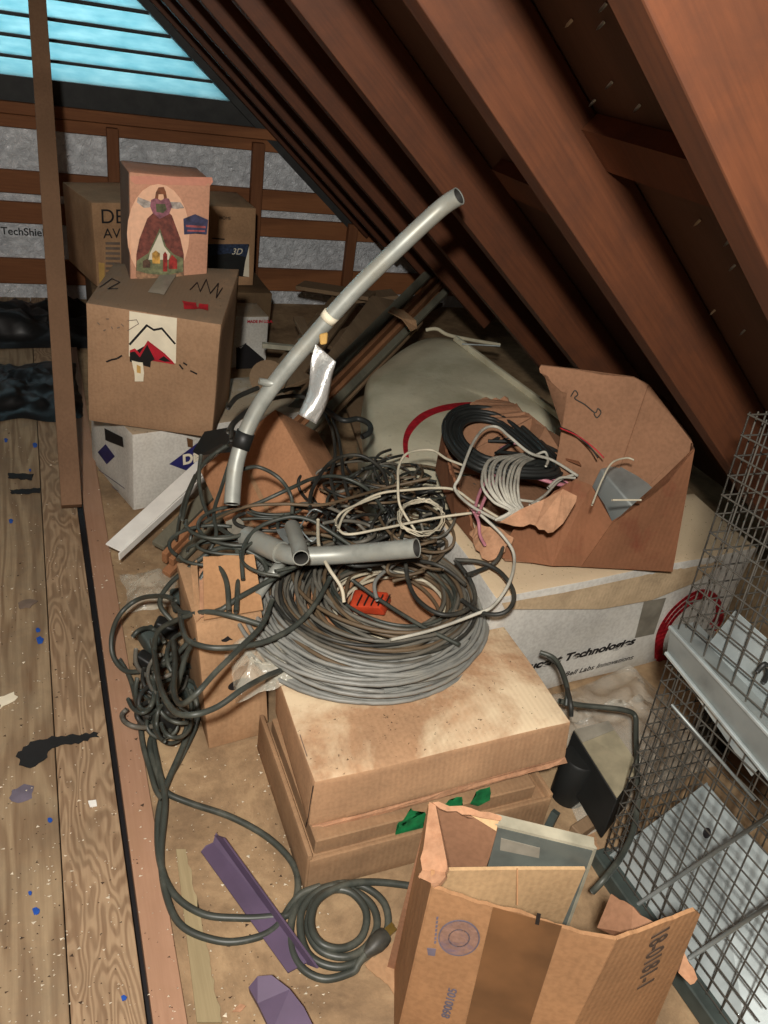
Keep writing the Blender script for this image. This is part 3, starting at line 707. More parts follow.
part('front_wall', [A, N, W(604, 504, .355), W(591, 485, .4), W(575, 479, .4), W(562, 486, .38), W(532, 508, .34), W(508, 538, .3), W(502, 558, .263), W(552, 566, .262)], M['card_torn'], .004, (4, 5, 6), .002, 4, lab='folded red-stained front flap')
part('torn_flap', [W(500, 522, .36), W(521, 509, .385), W(545, 499, .41), W(563, 489, .44), W(577, 496, .43), W(570, 507, .41), W(559, 527, .38), W(548, 533, .37), W(530, 524, .37), W(514, 526, .36)], M['card_edge'], .004, (4, 5, 6, 7, 8), .004, 5, lab='pale torn corrugated flap')
part('torn_flap', [W(470, 532, .285), W(480, 524, .31), W(500, 528, .32), W(514, 538, .31), W(505, 552, .29), W(488, 561, .275), W(476, 550, .28)], M['card_edge'], .004, (0, 1, 2, 3, 4, 5, 6), .004, 6)
gA, gB = W(440, 446, .3), W(566, 450, .4)
part('back_wall', [W(437, 470, .27), W(443, 432, .33), W(466, 406, .37), W(486, 397, .38), W(508, 398, .39), W(532, 418, .4), W(548, 430, .4), W(600, 458, .41), W(592, 500, .27), W(520, 480, .262)], M['card_torn_in'], .004, (1, 2, 3, 4, 5), .006, 7, lab='ripped far wall')
part('side_wall', [W(436, 470, .27), W(443, 432, .33), W(450, 470, .34), W(470, 515, .31), W(476, 545, .27), W(455, 520, .262)], M['card_torn'], .004, (1, 2, 3), .004, 8)
part('bottom_panel', [W(440, 480, .262), W(520, 470, .262), W(600, 500, .262), B, A, W(505, 560, .262)], M['card_torn_in'], .004)
# wire hook on the back wall
vs, fs = tube(crom([bp(570, 397) + pn * 0, bp(574, 391), bp(577, 395), bp(574, 399), bp(584, 405), bp(594, 413), bp(597, 409), bp(600, 413), bp(596, 418), bp(593, 414)], 6), .0011, 6)
cam_side = -FW
o = obj('wire_hook', [v + cam_side * .006 for v in vs], fs, M['cord2'], smooth=True); tag(o, 'thin twisted wire hook hanging on the torn carton flap', 'wire')
# electrical box
g = thing('junction_box', 'grey metal electrical box with a round knockout, tipped inside the torn carton', 'junction box', W(630, 490, .38))
q = [W0(600, 468, .425), W0(642, 458, .44), W0(668, 482, .43), W0(634, 508, .395)]
c = [q[3], q[2], q[1], q[0]]
dn = V((-.01, .0, -.06))
vs, fs = bevel(*box8([p + dn for p in (q[0], q[3], q[2], q[1])] + [q[0], q[3], q[2], q[1]]), .004, 3); obj('box_body', vs, fs, M['galv_d'], g, smooth=True, sharp=30)
cn = (q[1] - q[0]).cross(q[3] - q[0]).normalized(); cn = cn if cn.z > 0 else -cn
def disc(px, py, r, p, n_, off, seg=20, sq=.75):
    cpt = WP(px, py, p + n_ * off, n_); u = n_.orthogonal().normalized(); v = n_.cross(u)
    return slab([cpt + u * math.cos(2 * math.pi * i / seg) * r + v * math.sin(2 * math.pi * i / seg) * r * sq for i in range(seg)], .0008)
vs, fs = disc(643, 474, .010, q[0], cn, .008); obj('knockout_hole', vs, fs, M['ink'], g)
vs, fs = bevel(*box8([p for p in (W0(596, 466, .35), W0(602, 464, .35), W0(618, 516, .31), W0(612, 518, .31), W0(596, 462, .4), W0(604, 460, .4), W0(620, 512, .35), W0(611, 515, .345))]), .001, 1)
o = obj('ribbed_terminal_strip', vs, fs, M['cream']); tag(o, 'ribbed cream terminal strip beside the grey electrical box', 'terminal strip')
vs, fs = bevel(*box8([p for p in (W0(590, 474, .33), W0(595, 472, .33), W0(610, 516, .3), W0(604, 518, .3), W0(591, 470, .38), W0(597, 468, .38), W0(611, 515, .34), W0(605, 517, .34))]), .003, 2, 3, .003)
o = obj('denim_rag', vs, fs, M['denim'], smooth=True); tag(o, 'rolled blue cloth rag tucked against the ribbed strip', 'rag')
vs, fs = bevel(*box8([p for p in (W(560, 452, .37), W(576, 460, .37), W(582, 470, .37), W(566, 464, .37), W(560, 448, .4), W(576, 456, .4), W(582, 466, .4), W(566, 460, .4))]), .003, 2)
o = obj('rusty_bracket', vs, fs, M['card_torn']); tag(o, 'small rust-red block lying on the black cord in the torn carton', 'bracket')

W = W0
M['ink2'] = plain('brown marker', (84, 66, 54), .8)
M['stamp'] = cardboard('stamped cardboard violet', (160, 122, 104), dirt=(118, 98, 112), amt=.9, scale=60)
# --- open carton, nearest
RISE = .13
def W(px, py, z=0.0): return W0(px, py, z + RISE)
ro = thing('open_carton', 'open golden-brown carton with dark tape band and faded stamp, nearest box', 'box', W0(500, 960, 0))
fl_, fr = W(433, 886, .2), W(615, 938, .2); bl, brr = W(430, 804, .2), W(617, 893, .19)
def dnz(p, z=0, lean=None): return V((p.x, p.y, z))
f0, f1 = V((fl_.x + .012, fl_.y - .002, 0)), V((fr.x + .008, fr.y, 0))
fn = (f1 - f0).cross(fl_ - f0).normalized(); fn = fn if fn.y < 0 else -fn
FP = lambda x, y, o=0: WP(x, y, fl_ + fn * o, fn)
part('front_panel', [f0, f1, FP(616, 938), FP(580, 932), FP(540, 920), FP(520, 911), FP(494, 906), FP(470, 899), fl_], M['card_open'], .004, (3, 4, 5, 6, 7), .0015, 11, ro)
part('side_panel', [f0, fl_, W(432, 850, .195), bl, V((bl.x + .012, bl.y, 0))], M['card_open'], .004, (1,), .002, 12, ro)
bm_ = W(500, 826, .2)
part('back_panel', [V((bl.x, bl.y, 0)), bl, bm_, V((bm_.x, bm_.y, 0))], M['card_torn_in'], .004, (1,), .002, 13, ro)
part('torn_corner', [W(430, 803, .212), W(436, 805, .214), W(447, 860, .21), W(446, 873, .2), W(441, 884, .2), W(434, 888, .2), W(424, 872, .19), W(419, 878, .19), W(424, 850, .2)], M['card_edge'], .005, (2, 3, 4, 5, 6, 7), .003, 14, ro, 'curled torn corner')
part('torn_corner', [W(432, 803, .216), W(462, 806, .216), W(480, 812, .214), W(500, 816, .21), W(500, 821, .208), W(470, 815, .212), W(440, 809, .214)], M['card_edge'], .004, (0, 1, 2, 3, 4, 5), .002, 15, ro)
part('torn_corner', [W(459, 808, .216), W(499, 820, .208), W(496, 831, .2)], M['card_in'], .002, (0, 1), .001, 16, ro)
part('inner_panel', [W(442, 873, .17), W(447, 869, .176), W(517, 868, .176), W(585, 868, .176), V(W(585, 868, .176)) + V((.004, 0, -.27)), V(W(447, 869, .176)) + V((0, 0, -.27))], M['card_in'], .004, (), 0, 17, ro, 'pale inner flap')
part('inner_crease', [W(516.5, 868.5, .178), W(518, 868.5, .178), W(518, 905, .145), W(516.5, 905, .145)], M['card_open'], .001, (), 0, 18, ro)
# right wall swung open in line with the front
ka, kb, kc = f1, FP(616, 938), W(694, 909, .205)
kn = (kb - ka).cross(kc - ka).normalized(); kn = kn if kn.dot(FW) < 0 else -kn
KP = lambda x, y, o=0: WP(x, y, ka + kn * o, kn)
part('swung_flap', [f1, FP(616, 938), KP(650, 926), KP(694, 909), KP(699, 913), KP(680, 960), KP(655, 1020), KP(648, 1040)], M['card_open'], .004, (1, 2), .0012, 19, ro, 'side flap with handwriting')
part('swung_flap', [W(612, 894, .16), W(654, 922, .17), W(632, 934, .15), W(618, 938, .15), W(598, 928, .12)], M['card_torn_in'], .004, (0,), .002, 20, ro)
part('swung_flap', [W(684, 952, .09), W(697, 978, .07), W(690, 984, .065), W(678, 972, .07)], M['card_edge'], .004, (0, 1), .002, 21, ro)
def deco(nm, pts, mat, off=.0035, th=.0005, jag=(), lab=None):
    vs, fs = slab([FP(*p, off) for p in pts], th, jag, .001); o = obj(nm, vs, fs, mat, ro)
    if lab: o['label'] = lab
deco('tape_band', [(493, 907), (562, 926), (525, 1040), (462, 1040)], M['tape'], lab='broad dark brown tape band')
deco('staple', [(537, 913), (541, 914), (539, 925), (535, 924)], M['ink'], .005)
def ringpx(cx, cy, rx, ry, w, seg=28):
    ms = []
    for i in range(seg):
        a, b = 2 * math.pi * i / seg, 2 * math.pi * (i + 1) / seg
        ms.append(slab([FP(cx + rr * rx * math.cos(t_), cy + rr * ry * math.sin(t_), .0035) for rr, t_ in ((1, a), (1, b), (1 - w, b), (1 - w, a))], .0005))
    return merge(*ms)
deco('round_stamp', [(459 + 20 * math.cos(k * .3), 938 + 17 * math.sin(k * .3)) for k in range(21)], M['stamp'], lab='faded violet round stamp')
vs, fs = merge(ringpx(459, 938, 21, 18, .07), ringpx(459, 938, 11, 9, .12)); obj('stamp_ring', vs, fs, M['faint'], ro)
deco('printed_mark', [(427, 948), (436, 949), (435, 956), (428, 955)], M['faint'])
for i in range(7): deco('printed_line', [(436.5 - i * .35, 917 + i * 4), (438.5 - i * .35, 917 + i * 4), (438 - i * .35, 919.5 + i * 4), (436 - i * .35, 919.5 + i * 4)], M['faint'])
def ftext(txt, p, q, size, mat, shear=0, nm='lettering', flip=1, bold=0, pl=None, sx=1):
    FPq = (lambda x, y, o=0: WP(x, y, pl[0] + pl[1] * o, pl[1])) if pl else FP; nq = pl[1] if pl else fn
    cu = bpy.data.curves.new(nm, 'FONT'); cu.body = txt; cu.size = size; cu.extrude = .0003; cu.shear = shear; cu.offset = bold; cu.materials.append(mat)
    o = bpy.data.objects.new(nm, cu); COL.objects.link(o)
    a, b = FPq(*p, .003), FPq(*q, .003); u = (b - a).normalized(); v = nq.cross(u)
    mm = Matrix((u, v, nq)).transposed().to_4x4(); mm.translation = a; mm = mm @ Matrix.Diagonal((sx, 1, 1, 1))
    o.parent = ro; o.matrix_local = MW[ro.name].inverted() @ mm; return meshed(o)
ftext('8900105', (449, 1019), (461, 976), .0135, M['faint'], bold=.0002, sx=1.35)
ftext('18-0181-1', (653, 934), (626, 1030), .03, M['ink2'], shear=-.2, nm='handwriting', bold=.0004, pl=(ka, kn), sx=1.05)

# grey instrument panel standing in the open carton
gp = thing('instrument_tray', 'grey painted metal tray with a pale rim, standing inside the open carton', 'panel', W0(545, 870, .18))
a, b = W(498, 826, .2), W(593, 849, .2); dz = V((.004, -.012, -.24))
vs, fs = slab([a, b, b + dz, a + dz], .006); obj('panel_body', vs, fs, M['traymet'], gp)
up = V((0, .004, .004)); sd = (b - a).normalized()
vs, fs = merge(beam(a - sd * .002 + up, b + sd * .002 + up, .014, .004), beam(b + up, b + dz + up, .014, .004, up=V((1, 0, 0)))); obj('panel_rim', vs, fs, M['trayrim'], gp)
pnrm = (b - a).cross(dz).normalized(); pnrm = pnrm if pnrm.dot(FW) < 0 else -pnrm
vs, fs = slab([WP(*p, a + pnrm * .004, pnrm) for p in ((501, 838), (540, 848), (539, 858), (500, 850))], .0006); obj('blank_label', vs, fs, M['greytape'], gp)


W = W0
# dark instrument case right of the stack
q = [W(573, 730, .115), W(608, 721, .125), W(641, 768, .11), W(617, 800, .1)]
dn = V((-.012, -.012, -.075))
r = thing('instrument_case', 'beige-topped case with black sides, leaning beside the flat carton stack', 'case', W(600, 790, .02))
vs, fs = bevel(*box8([q[0] + dn, q[3] + dn, q[2] + dn, q[1] + dn, q[0], q[3], q[2], q[1]]), .0015, 1); obj('case_body', vs, fs, M['dark'], r)
cn = (q[1] - q[0]).cross(q[3] - q[0]).normalized(); cn = cn if cn.z > 0 else -cn; ce = sum(q, V()) / 4
vs, fs = slab([ce + (p - ce) * .97 + cn * .0012 for p in q], .002); obj('case_lid', vs, fs, M['beigemet'], r)
vs, fs = slab([ce + (p - ce) * .97 + cn * .0028 for p in (q[0], q[1], q[1].lerp(q[2], .2), q[0].lerp(q[3], .2))], .001); obj('case_strip', vs, fs, M['greytape'], r)
vs, fs = bevel(*beam(W(574, 834, .012), W(598, 818, .012), .02, .02), .0015, 1); tag(obj('wood_offcut', vs, fs, M['plank_g']), 'short timber offcut on the floor below the black-sided case', 'wood block')
p = W(567, 795, 0); vs, fs = tube([p + V((0, 0, z)) for z in (0, .002, .09, .094)], [.027, .029, .029, .026], 24); tag(obj('round_can', vs, fs, M['dark'], smooth=True, sharp=40), 'dark round can wedged between the stack and the black-sided case', 'can')
p = W(548, 828, 0); vs, fs = beam(p, W(556, 812, .03), .012, .012); tag(obj('metal_clip', vs, fs, M['greenmet']), 'small grey metal clip on the floor at the stack corner', 'clip')
#PART3
# ================================================================== LUMBER AND OTHER LARGE THINGS
# beige rounded hood with a red ring, behind the torn carton
P = [W(414, 502, .2), W(366, 392, .2), W(383, 362, .2), W(425, 338, .22), W(470, 346, .24), W(560, 418, .24), W(590, 470, .2)]
cc = sum(P, V()) / len(P)
ring_o = crom(P, 8, True)
def hood():
    vs, fs = [], []; N = len(ring_o); lv = [(1.0, -.2, True), (1.0, -.02, False), (.985, -.005, False), (.94, .008, False), (.8, .018, False), (.5, .026, False), (.2, .03, False)]
    for s_, dz, fl in lv:
        for p in ring_o:
            q = cc + (p - cc) * s_; vs.append(V((q.x, q.y, 0 if fl else q.z + dz)))
    for a in range(len(lv) - 1):
        for i in range(N):
            j = (i + 1) % N; fs.append((a * N + i, a * N + j, (a + 1) * N + j, (a + 1) * N + i))
    vs.append(cc + V((0, 0, .031))); k = len(vs) - 1
    for i in range(N): fs.append(((len(lv) - 1) * N + i, (len(lv) - 1) * N + (i + 1) % N, k))
    return vs, fs
hd = thing('plastic_hood', 'large dusty beige rounded hood with a dark red ring, behind the torn carton', 'cover', (cc.x, cc.y, 0))
vs, fs = hood(); hb = obj('hood_shell', vs, fs, M['beige'], hd, smooth=True, sharp=50)
bm = bmesh.new(); bm.from_mesh(hb.data); bmesh.ops.recalc_face_normals(bm, faces=bm.faces); bm.to_mesh(hb.data); bm.free()
from mathutils.bvhtree import BVHTree
inv = MW[hd.name]
tree = BVHTree.FromPolygons([inv @ v.co for v in hb.data.vertices], [tuple(p.vertices) for p in hb.data.polygons])
def on_tree(px, py, off=.002, t=tree):
    d = ray(px, py).normalized(); h = t.ray_cast(CAM, d)
    return (h[0] - d * off) if h[0] else None
arc = crom([V(p + (0,)) for p in ((404, 456), (403, 440), (408, 426), (420, 414), (436, 407), (455, 403), (480, 402), (500, 404))], 6)
arc2 = crom([V(p + (0,)) for p in ((409, 458), (408, 443), (413, 431), (424, 420), (438, 413), (456, 409), (480, 407.5), (500, 409))], 6)
v_, f_ = [], []
for a, b in zip(arc, arc2):
    pa, pb = on_tree(a.x, a.y), on_tree(b.x, b.y)
    if pa and pb: v_ += [pa, pb]
f_ = [(i, i + 1, i + 3, i + 2) for i in range(0, len(v_) - 2, 2)]
o = obj('red_ring', v_, f_, M['redpaint'], hd); o['label'] = 'dark red painted ring'
vs, fs = tube(crom([W(426, 330, .25), W(437, 329, .26), W(452, 336, .25), W(500, 345, .24)], 6), .006, 8); obj('shell_rim', vs, fs, M['beige'], hd, smooth=True)
vs, fs = bevel(*beam(W(455, 338, .262), W(572, 425, .262), .012, .018), .002, 1); obj('shell_rim', vs, fs, M['beige'], hd)
# brown board under the hood's edge
vs, fs = slab([W(345, 405, .08), W(368, 395, .08), W(425, 520, .08), W(392, 545, .08)], .01); tag(obj('floor_plank', vs, fs, M['plank_g']), 'dull brown panel on the floor along the edge of the beige hood', 'board')
vs, fs = slab([W(398, 495, .11), W(412, 488, .11), W(425, 512, .11), W(408, 522, .11)], .004); tag(obj('red_scrap', vs, fs, M['redpaint']), 'dark red scrap showing between the cords and the beige hood', 'scrap')

# bundle of slats
LAB = ['grey-green slat, topmost at the outer side of the tied slat bundle', 'brown slat beside the grey-green one in the tied bundle', 'thin brown slat in the middle of the tied slat bundle', 'grey slat at the inner side of the tied bundle', 'bottom brown slat of the tied slat bundle', 'short dark slat under the tied slat bundle']
bd = [((158, 546, .06), (428, 274, .36), 'slat_g', .03, .012), ((164, 558, .05), (436, 280, .35), 'slat', .012, .03), ((171, 562, .045), (441, 284, .345), 'slat', .012, .022), ((178, 560, .05), (447, 290, .345), 'slat_g', .022, .012), ((166, 574, .02), (440, 294, .31), 'slat', .02, .014), ((186, 566, .02), (420, 322, .27), 'plank_g', .02, .012)]
for (a, b, mt, w_, h_), lb in zip(bd, LAB):
    vs, fs = bevel(*beam(W(*a), W(*b), w_, h_, roll=.15), .001, 1); tag(obj('wood_strip', vs, fs, M[mt]), lb, 'slat', 'slats tied in the long bundle')
bp0 = W(412, 322, .33)
vs, fs = slab([W(388, 312, .372), W(393, 307, .375), W(404, 311, .375), W(416, 321, .37), W(417, 328, .36), W(411, 331, .36), W(402, 319, .372)], .003); tag(obj('paper_band', vs, fs, M['card']), 'tan paper band wrapped round the upper end of the slat bundle', 'band')
# loose planks heaped behind
pl = [((300, 285), (372, 296), .22, .24, .09, 'wide weathered plank lying across the far heap'), ((335, 300), (395, 294), .2, .23, .08, 'grey plank end behind the long conduit'), ((250, 420), (345, 300), .1, .2, .10, 'broad grey-brown plank running under the conduit'), ((300, 420), (385, 300), .12, .24, .10, 'broad plank just outside the slat bundle'),
      ((298, 318), (325, 372), .2, .16, .035, 'narrow plank crossing beneath the foil tag'), ((262, 345), (318, 350), .2, .2, .02, 'pale thin batten near the small white carton'), ((330, 348), (430, 300), .12, .2, .12, 'dark board at the bottom of the plank heap'), ((240, 395), (300, 372), .14, .16, .11, 'dusty board end against the small white carton')]
for (a, b, z0, z1, w_, lb) in pl:
    vs, fs = bevel(*beam(W(*a, z0), W(*b, z1), w_, .014), .0015, 1); tag(obj('loose_plank', vs, fs, M['plank_g'] if w_ > .03 else M['trayrim']), lb, 'plank', 'planks heaped behind the conduit')
vs, fs = tube([W(462, 344, .27), W(500, 346, .28)], .003); tag(obj('metal_rod', vs, fs, M['galv_d']), 'thin pale metal rod resting on the beige hood rim', 'rod')
# leaning round wooden disc behind pipe foot
vs, fs = disc(268, 378, .05, W(268, 378, .2), V((-.2, -.8, .6)).normalized(), 0, 24, 1.0); tag(obj('wood_disc', vs, fs, M['plank_g']), 'grey-brown round disc behind the foot of the long conduit', 'disc')
# crumpled black sheeting far left
def crumple(c, sx, sy, h, mat, name, label, cat, n=26, seed=0, base=0.004, scale=9, slope=(0, 0), smooth=True, kind=None, ang=0):
    vs, fs = [], []
    for i in range(n + 1):
        for j in range(n + 1):
            u, v = i / n * 2 - 1, j / n * 2 - 1
            r = 1 + .25 * noise.noise(V((math.atan2(v, u) * 1.5, seed, 0))); x, y = u * sx * r, v * sy * r
            x, y = x * math.cos(ang) - y * math.sin(ang), x * math.sin(ang) + y * math.cos(ang)
            f = max(0, 1 - max(abs(u), abs(v)) ** 3)
            z = base + h * f * (.45 + .9 * abs(noise.noise(V((x * scale, y * scale, seed * 3.1)))) + .35 * noise.noise(V((x * scale * 3, y * scale * 3, seed)))) + slope[0] * x + slope[1] * y
            q = noise.noise_vector(V((x * scale * 1.3, y * scale * 1.3, seed + 5))) * h * .5
            vs.append(V((c[0] + x + q.x * f, c[1] + y + q.y * f, max(c[2] + z, c[2] + .001 if slope == (0, 0) else -1))))
    for i in range(n):
        for j in range(n): a = i * (n + 1) + j; fs.append((a, a + n + 1, a + n + 2, a + 1))
    return tag(obj(name, vs, fs, mat, smooth=smooth), label, cat, kind=kind)
M['bfilm'] = plain('black sheeting', (20, 20, 20), .42, spec=.5)
p = W(22, 392); crumple((p.x, p.y, 0), .16, .2, .05, M['bfilm'], 'black_plastic_sheet', 'crumpled shiny black plastic sheet on the far floor boards', 'plastic sheet', seed=2, scale=14)
p = W(15, 318); crumple((p.x - .1, p.y - .1, 0), .4, .2, .1, M['bfilm'], 'black_plastic_sheet', 'dark heap of sheeting on the floor under the foil wall', 'plastic sheet', seed=4)
# pale enamelled strip
vs, fs = merge(bevel(*beam(W(113, 548, .07), W(214, 455, .135), .036, .006, roll=.1), .001, 1), bevel(*beam(W(118.5, 556, .062), W(219, 463, .127), .003, .018, roll=.1), .001, 1))
ws = thing('enamel_strip', None, None, W(160, 505, 0)); tag(ws, 'long white enamelled metal channel propped against the blue-diamond carton', 'metal strip')
vs, fs = bevel(*beam(W(113, 548, .07), W(216, 453, .135), .038, .004, roll=.1), .001, 1); obj('flange', vs, fs, M['white'], ws)
vs, fs = bevel(*beam(W(118.8, 557, .06), W(222, 462, .124), .003, .02, roll=.1), .001, 1); obj('flange', vs, fs, M['white'], ws)

# purple angle irons
ag = thing('angle_iron', 'dull purple steel angle lying on the floor inside the cord loop', 'angle iron', W(250, 905, 0))
vs, fs = slab([W(201, 852, .009), W(206, 846, .01), W(213, 843, .009), W(216, 833, .014), W(312, 960, .008), W(288, 973, .006)], .003); obj('wide_flange', vs, fs, M['purple'], ag)
vs, fs = slab([W(215, 835, .012), W(224, 838, .028), W(318, 968, .02), W(308, 964, .006)], .003); obj('upright_flange', vs, fs, M['purple'], ag)
pts = [W(249, 990, .02), W(258, 979, .028), W(272, 978, .03), W(290, 992, .028), W(304, 1010, .024), W(314, 1030, .02), W(272, 1035, .02), W(258, 1006, .02)]
vs, fs = slab(pts, .022); tag(obj('steel_bracket', vs, fs, M['purple']), 'rounded purple steel piece at the lower edge, apart from the long angle', 'bracket')

# ------------------------------------------------------------------ conduits
def hpipe(name, pts, r, label, cat, mat='pipe', root=None, seg=20, part='tube'):
    path = crom(pts, 10); g = thing(name, label, cat, path[0]) if root is None else root
    vs, fs = hollow(path, r, .0016, seg); obj(part, vs, fs, M[mat], g, smooth=True, sharp=50)
    vs, fs = tube(path, r - .0019, 16); obj('bore_shade', [v for v in vs], fs, M['pipe_shade'], g, smooth=True) if 0 else None
    for e, n_ in ((0, 1), (-1, -2)):
        d = (path[n_] - path[e]).normalized(); vs, fs = hollow([path[e] + d * .001, path[e] + d * .05], r - .0017, .0004, 18); obj('bore_shade', vs, fs, M['pipe_shade'], g, smooth=True)  # dark liner paints the shade into each open end
    return g, path
g, path = hpipe('conduit', [WD(459, 196, 1.16), WD(440, 209, 1.18), WD(400, 246, 1.2), WD(355, 290, 1.23), WD(312, 338, 1.26), WD(282, 374, 1.28), WD(258, 408, 1.3), WD(243, 440, 1.31), WD(235, 470, 1.31), WD(232, 504, 1.3)], .0133, 'long bent grey conduit rising from the tangle toward the rafters', 'pipe')
vs, fs = hollow([WD(246, 432, 1.305), WD(243, 440, 1.308), WD(240, 449, 1.308)], .0155, .002, 20); o = obj('tape_wrap', vs, fs, M['dark'], g, smooth=True); o['label'] = 'black tape wrap'
vs, fs = tube([WD(259, 381, 1.27), WD(268, 383, 1.275), WD(276, 384, 1.28)], [.0055, .0065, .005], 12); o = obj('set_screw', vs, fs, M['pipe'], g, smooth=True)
vs, fs = hollow([WD(327, 320, 1.245), WD(332, 314, 1.24)], .0138, .001, 20); obj('tape_wrap', vs, fs, M['cream'], g, smooth=True)
# strap from the pipe to the mountain-logo box
vs, fs = slab([W(250, 436, .36), W(228, 428, .34), W(205, 432, .31), W(193, 452, .28), W(200, 456, .28), W(222, 444, .32), W(238, 452, .35)], .003); tag(obj('rubber_strap', vs, fs, M['dark']), 'dull black strap running from the long conduit to the carton corner', 'strap')
# foil tag
tg = [(V((316, 344, 0)), V((336, 362, 0))), (V((311, 362, 0)), V((333, 374, 0))), (V((308, 390, 0)), V((327, 404, 0))), (V((298, 414, 0)), V((316, 424, 0)))]
rows = []
for i, (a, b) in enumerate(tg): rows.append([WD(a.x + (b.x - a.x) * t_, a.y + (b.y - a.y) * t_, 1.22 + .012 * math.sin(t_ * 5 + i)) for t_ in [k / 8 for k in range(9)]])
cols = [crom([rows[i][k] for i in range(4)], 5) for k in range(9)]
vs = [p for c in cols for p in c]; L = len(cols[0]); fs = [(a * L + i, a * L + i + 1, (a + 1) * L + i + 1, (a + 1) * L + i) for a in range(8) for i in range(L - 1)]
o = obj('foil_tape', vs, fs, M['foiltape'], smooth=True); tag(o, 'strip of crinkled silver foil tape hanging from the long conduit', 'tape')
md = o.modifiers.new('s', 'SOLIDIFY'); md.thickness = .001
vs, fs = bevel(*box8([WD(x, y, d) for d in (1.24, 1.22) for x, y in ((320, 345), (327, 344), (328, 332), (319, 334))]), .003, 2); tag(obj('foam_lump', vs, fs, M['gold'], smooth=True), 'amber foam lump stuck between conduit and foil strip', 'foam')
# second conduit lying over the coil with an elbow
g, path = hpipe('conduit', [W(248, 538, .29), W(262, 545, .3), W(280, 552, .31), W(300, 556, .32), W(350, 554, .335), W(417, 548, .385)], .0152, 'straight grey conduit lying across the top of the cable coil', 'pipe')
vs, fs = hollow([W(247, 537, .29), W(262, 544, .3), W(281, 552.5, .31)], .0185, .003, 20); obj('coupling', vs, fs, M['pipe'], g, smooth=True, sharp=50)
g, path = hpipe('conduit', [W(301, 558, .37), W(298, 544, .36), W(292, 527, .34)], .0125, 'stubby grey conduit with its open end facing forward, on the coil', 'pipe')
g, path = hpipe('conduit', [W(300, 538, .285), W(282, 562, .275), W(258, 596, .255)], .0075, 'thin pale conduit with a coupling, slanting over the coil edge', 'pipe')
vs, fs = hollow([W(284, 559, .277), W(271, 577, .27)], .0095, .002, 16); obj('coupling', vs, fs, M['pipe'], g, smooth=True)
vs, fs = slab([W(276, 530, .31), W(294, 526, .315), W(302, 536, .31), W(286, 545, .305)], .002, (0, 3), .001); tag(obj('sheet_metal_tab', vs, fs, M['galv_d']), 'bent grey sheet metal tab beside the stubby conduit', 'bracket')
vs, fs = tube(crom([W(322, 512, .33), W(312, 510, .33), W(300, 527, .325), W(301, 530, .325), W(311, 541, .32), W(316, 538, .32)], 5), .0013, 6); tag(obj('wire_bracket', vs, fs, M['galv'], smooth=True), 'angular silver wire clip above the stubby conduit', 'wire')
vs, fs = slab([W(226, 522, .27), W(238, 518, .28), W(250, 530, .28), W(246, 540, .27), W(232, 538, .26)], .003, (0, 1, 2, 3, 4), .003); tag(obj('torn_tape', vs, fs, M['greytape']), 'shredded grey tape at the foot of the long conduit', 'tape')

# ------------------------------------------------------------------ cables
def cable(pts, r, mat, label, name='power_cable', group=None, parent=None, n=9, seg=8, cat='cable'):
    P = pts if isinstance(pts[0], V) else L3(pts)
    vs, fs = tube(crom(P, n), r, seg); o = obj(name, vs, fs, M[mat], parent, smooth=True)
    if parent is None: tag(o, label, cat, group)
    return o
# the big coil: windings on the flat carton
rnd = random.Random(3)
oc, ic = W(361, 612, .2), W(402, 604, .2)
co = thing('cable_coil', 'big heaped coil of grey and brown cable on the dusty flat carton', 'cable coil', (oc.x, oc.y, .19))
def windings(n, tmin, tmax, r, seed, zlo=.19, zhi=.25, turns=1.0, wob=.013):
    rr = random.Random(seed); ms = []
    path = []; k = 22; tt = rr.uniform(tmin, tmax); zz_ = rr.uniform(0, 1); ph = rr.uniform(0, 6.28)
    for w_ in range(n):
        t2 = rr.uniform(tmin, tmax); z2 = rr.uniform(0, 1); e1, e2 = rr.uniform(-wob, wob), rr.uniform(0, 6.28); jx, jy = rr.uniform(-.022, .016), rr.uniform(-.018, .018)
        for i in range(k):
            f = i / k; s_ = f * f * (3 - 2 * f); t = tt + (t2 - tt) * s_; zq = zz_ + (z2 - zz_) * s_
            a = ph + 2 * math.pi * f
            c = ic.lerp(oc, t) + V((jx * math.sin(math.pi * f), jy * math.sin(math.pi * f), 0)); R = .07 + (.207 - .07) * t + e1 * math.sin(2 * a + e2)
            hill = 4 * t * (1 - t) * .8 + .2
            back = .5 + .5 * math.sin(a)    # behind the box the coil sags onto the carton
            path.append(V((c.x + R * math.cos(a) * 1.02, c.y + R * math.sin(a) * .98, zlo + (zhi - zlo) * hill * zq + .012 * (1 - back) * 0)))
        tt, zz_ = t2, z2
    return tube(crom(path, 2), r, 6)
for n_, a_, b_, r_, mt, sd_, zl, zh in ((16, .45, 1.0, .0036, 'gcable', 1, .19, .225), (14, .5, 1.0, .0036, 'gcable', 2, .2, .24), (8, .25, .85, .0036, 'gcable2', 3, .2, .25), (9, .05, .6, .0036, 'bcable', 4, .19, .245), (8, .1, .7, .0036, 'gcable2', 5, .2, .255), (7, .15, .9, .0034, 'cord2', 6, .21, .26), (6, .2, .8, .003, 'cord', 7, .2, .262), (12, .55, 1.0, .0036, 'gcable', 8, .22, .26), (5, .8, 1.12, .0036, 'gcable', 10, .192, .2), (4, .3, 1.05, .0036, 'bcable', 11, .22, .265), (4, .0, .3, .003, 'wcable', 9, .2, .24)):
    vs, fs = windings(n_, a_, b_, r_, sd_, zl, zh); obj('cable_winding', vs, fs, M[mt], co, smooth=True)
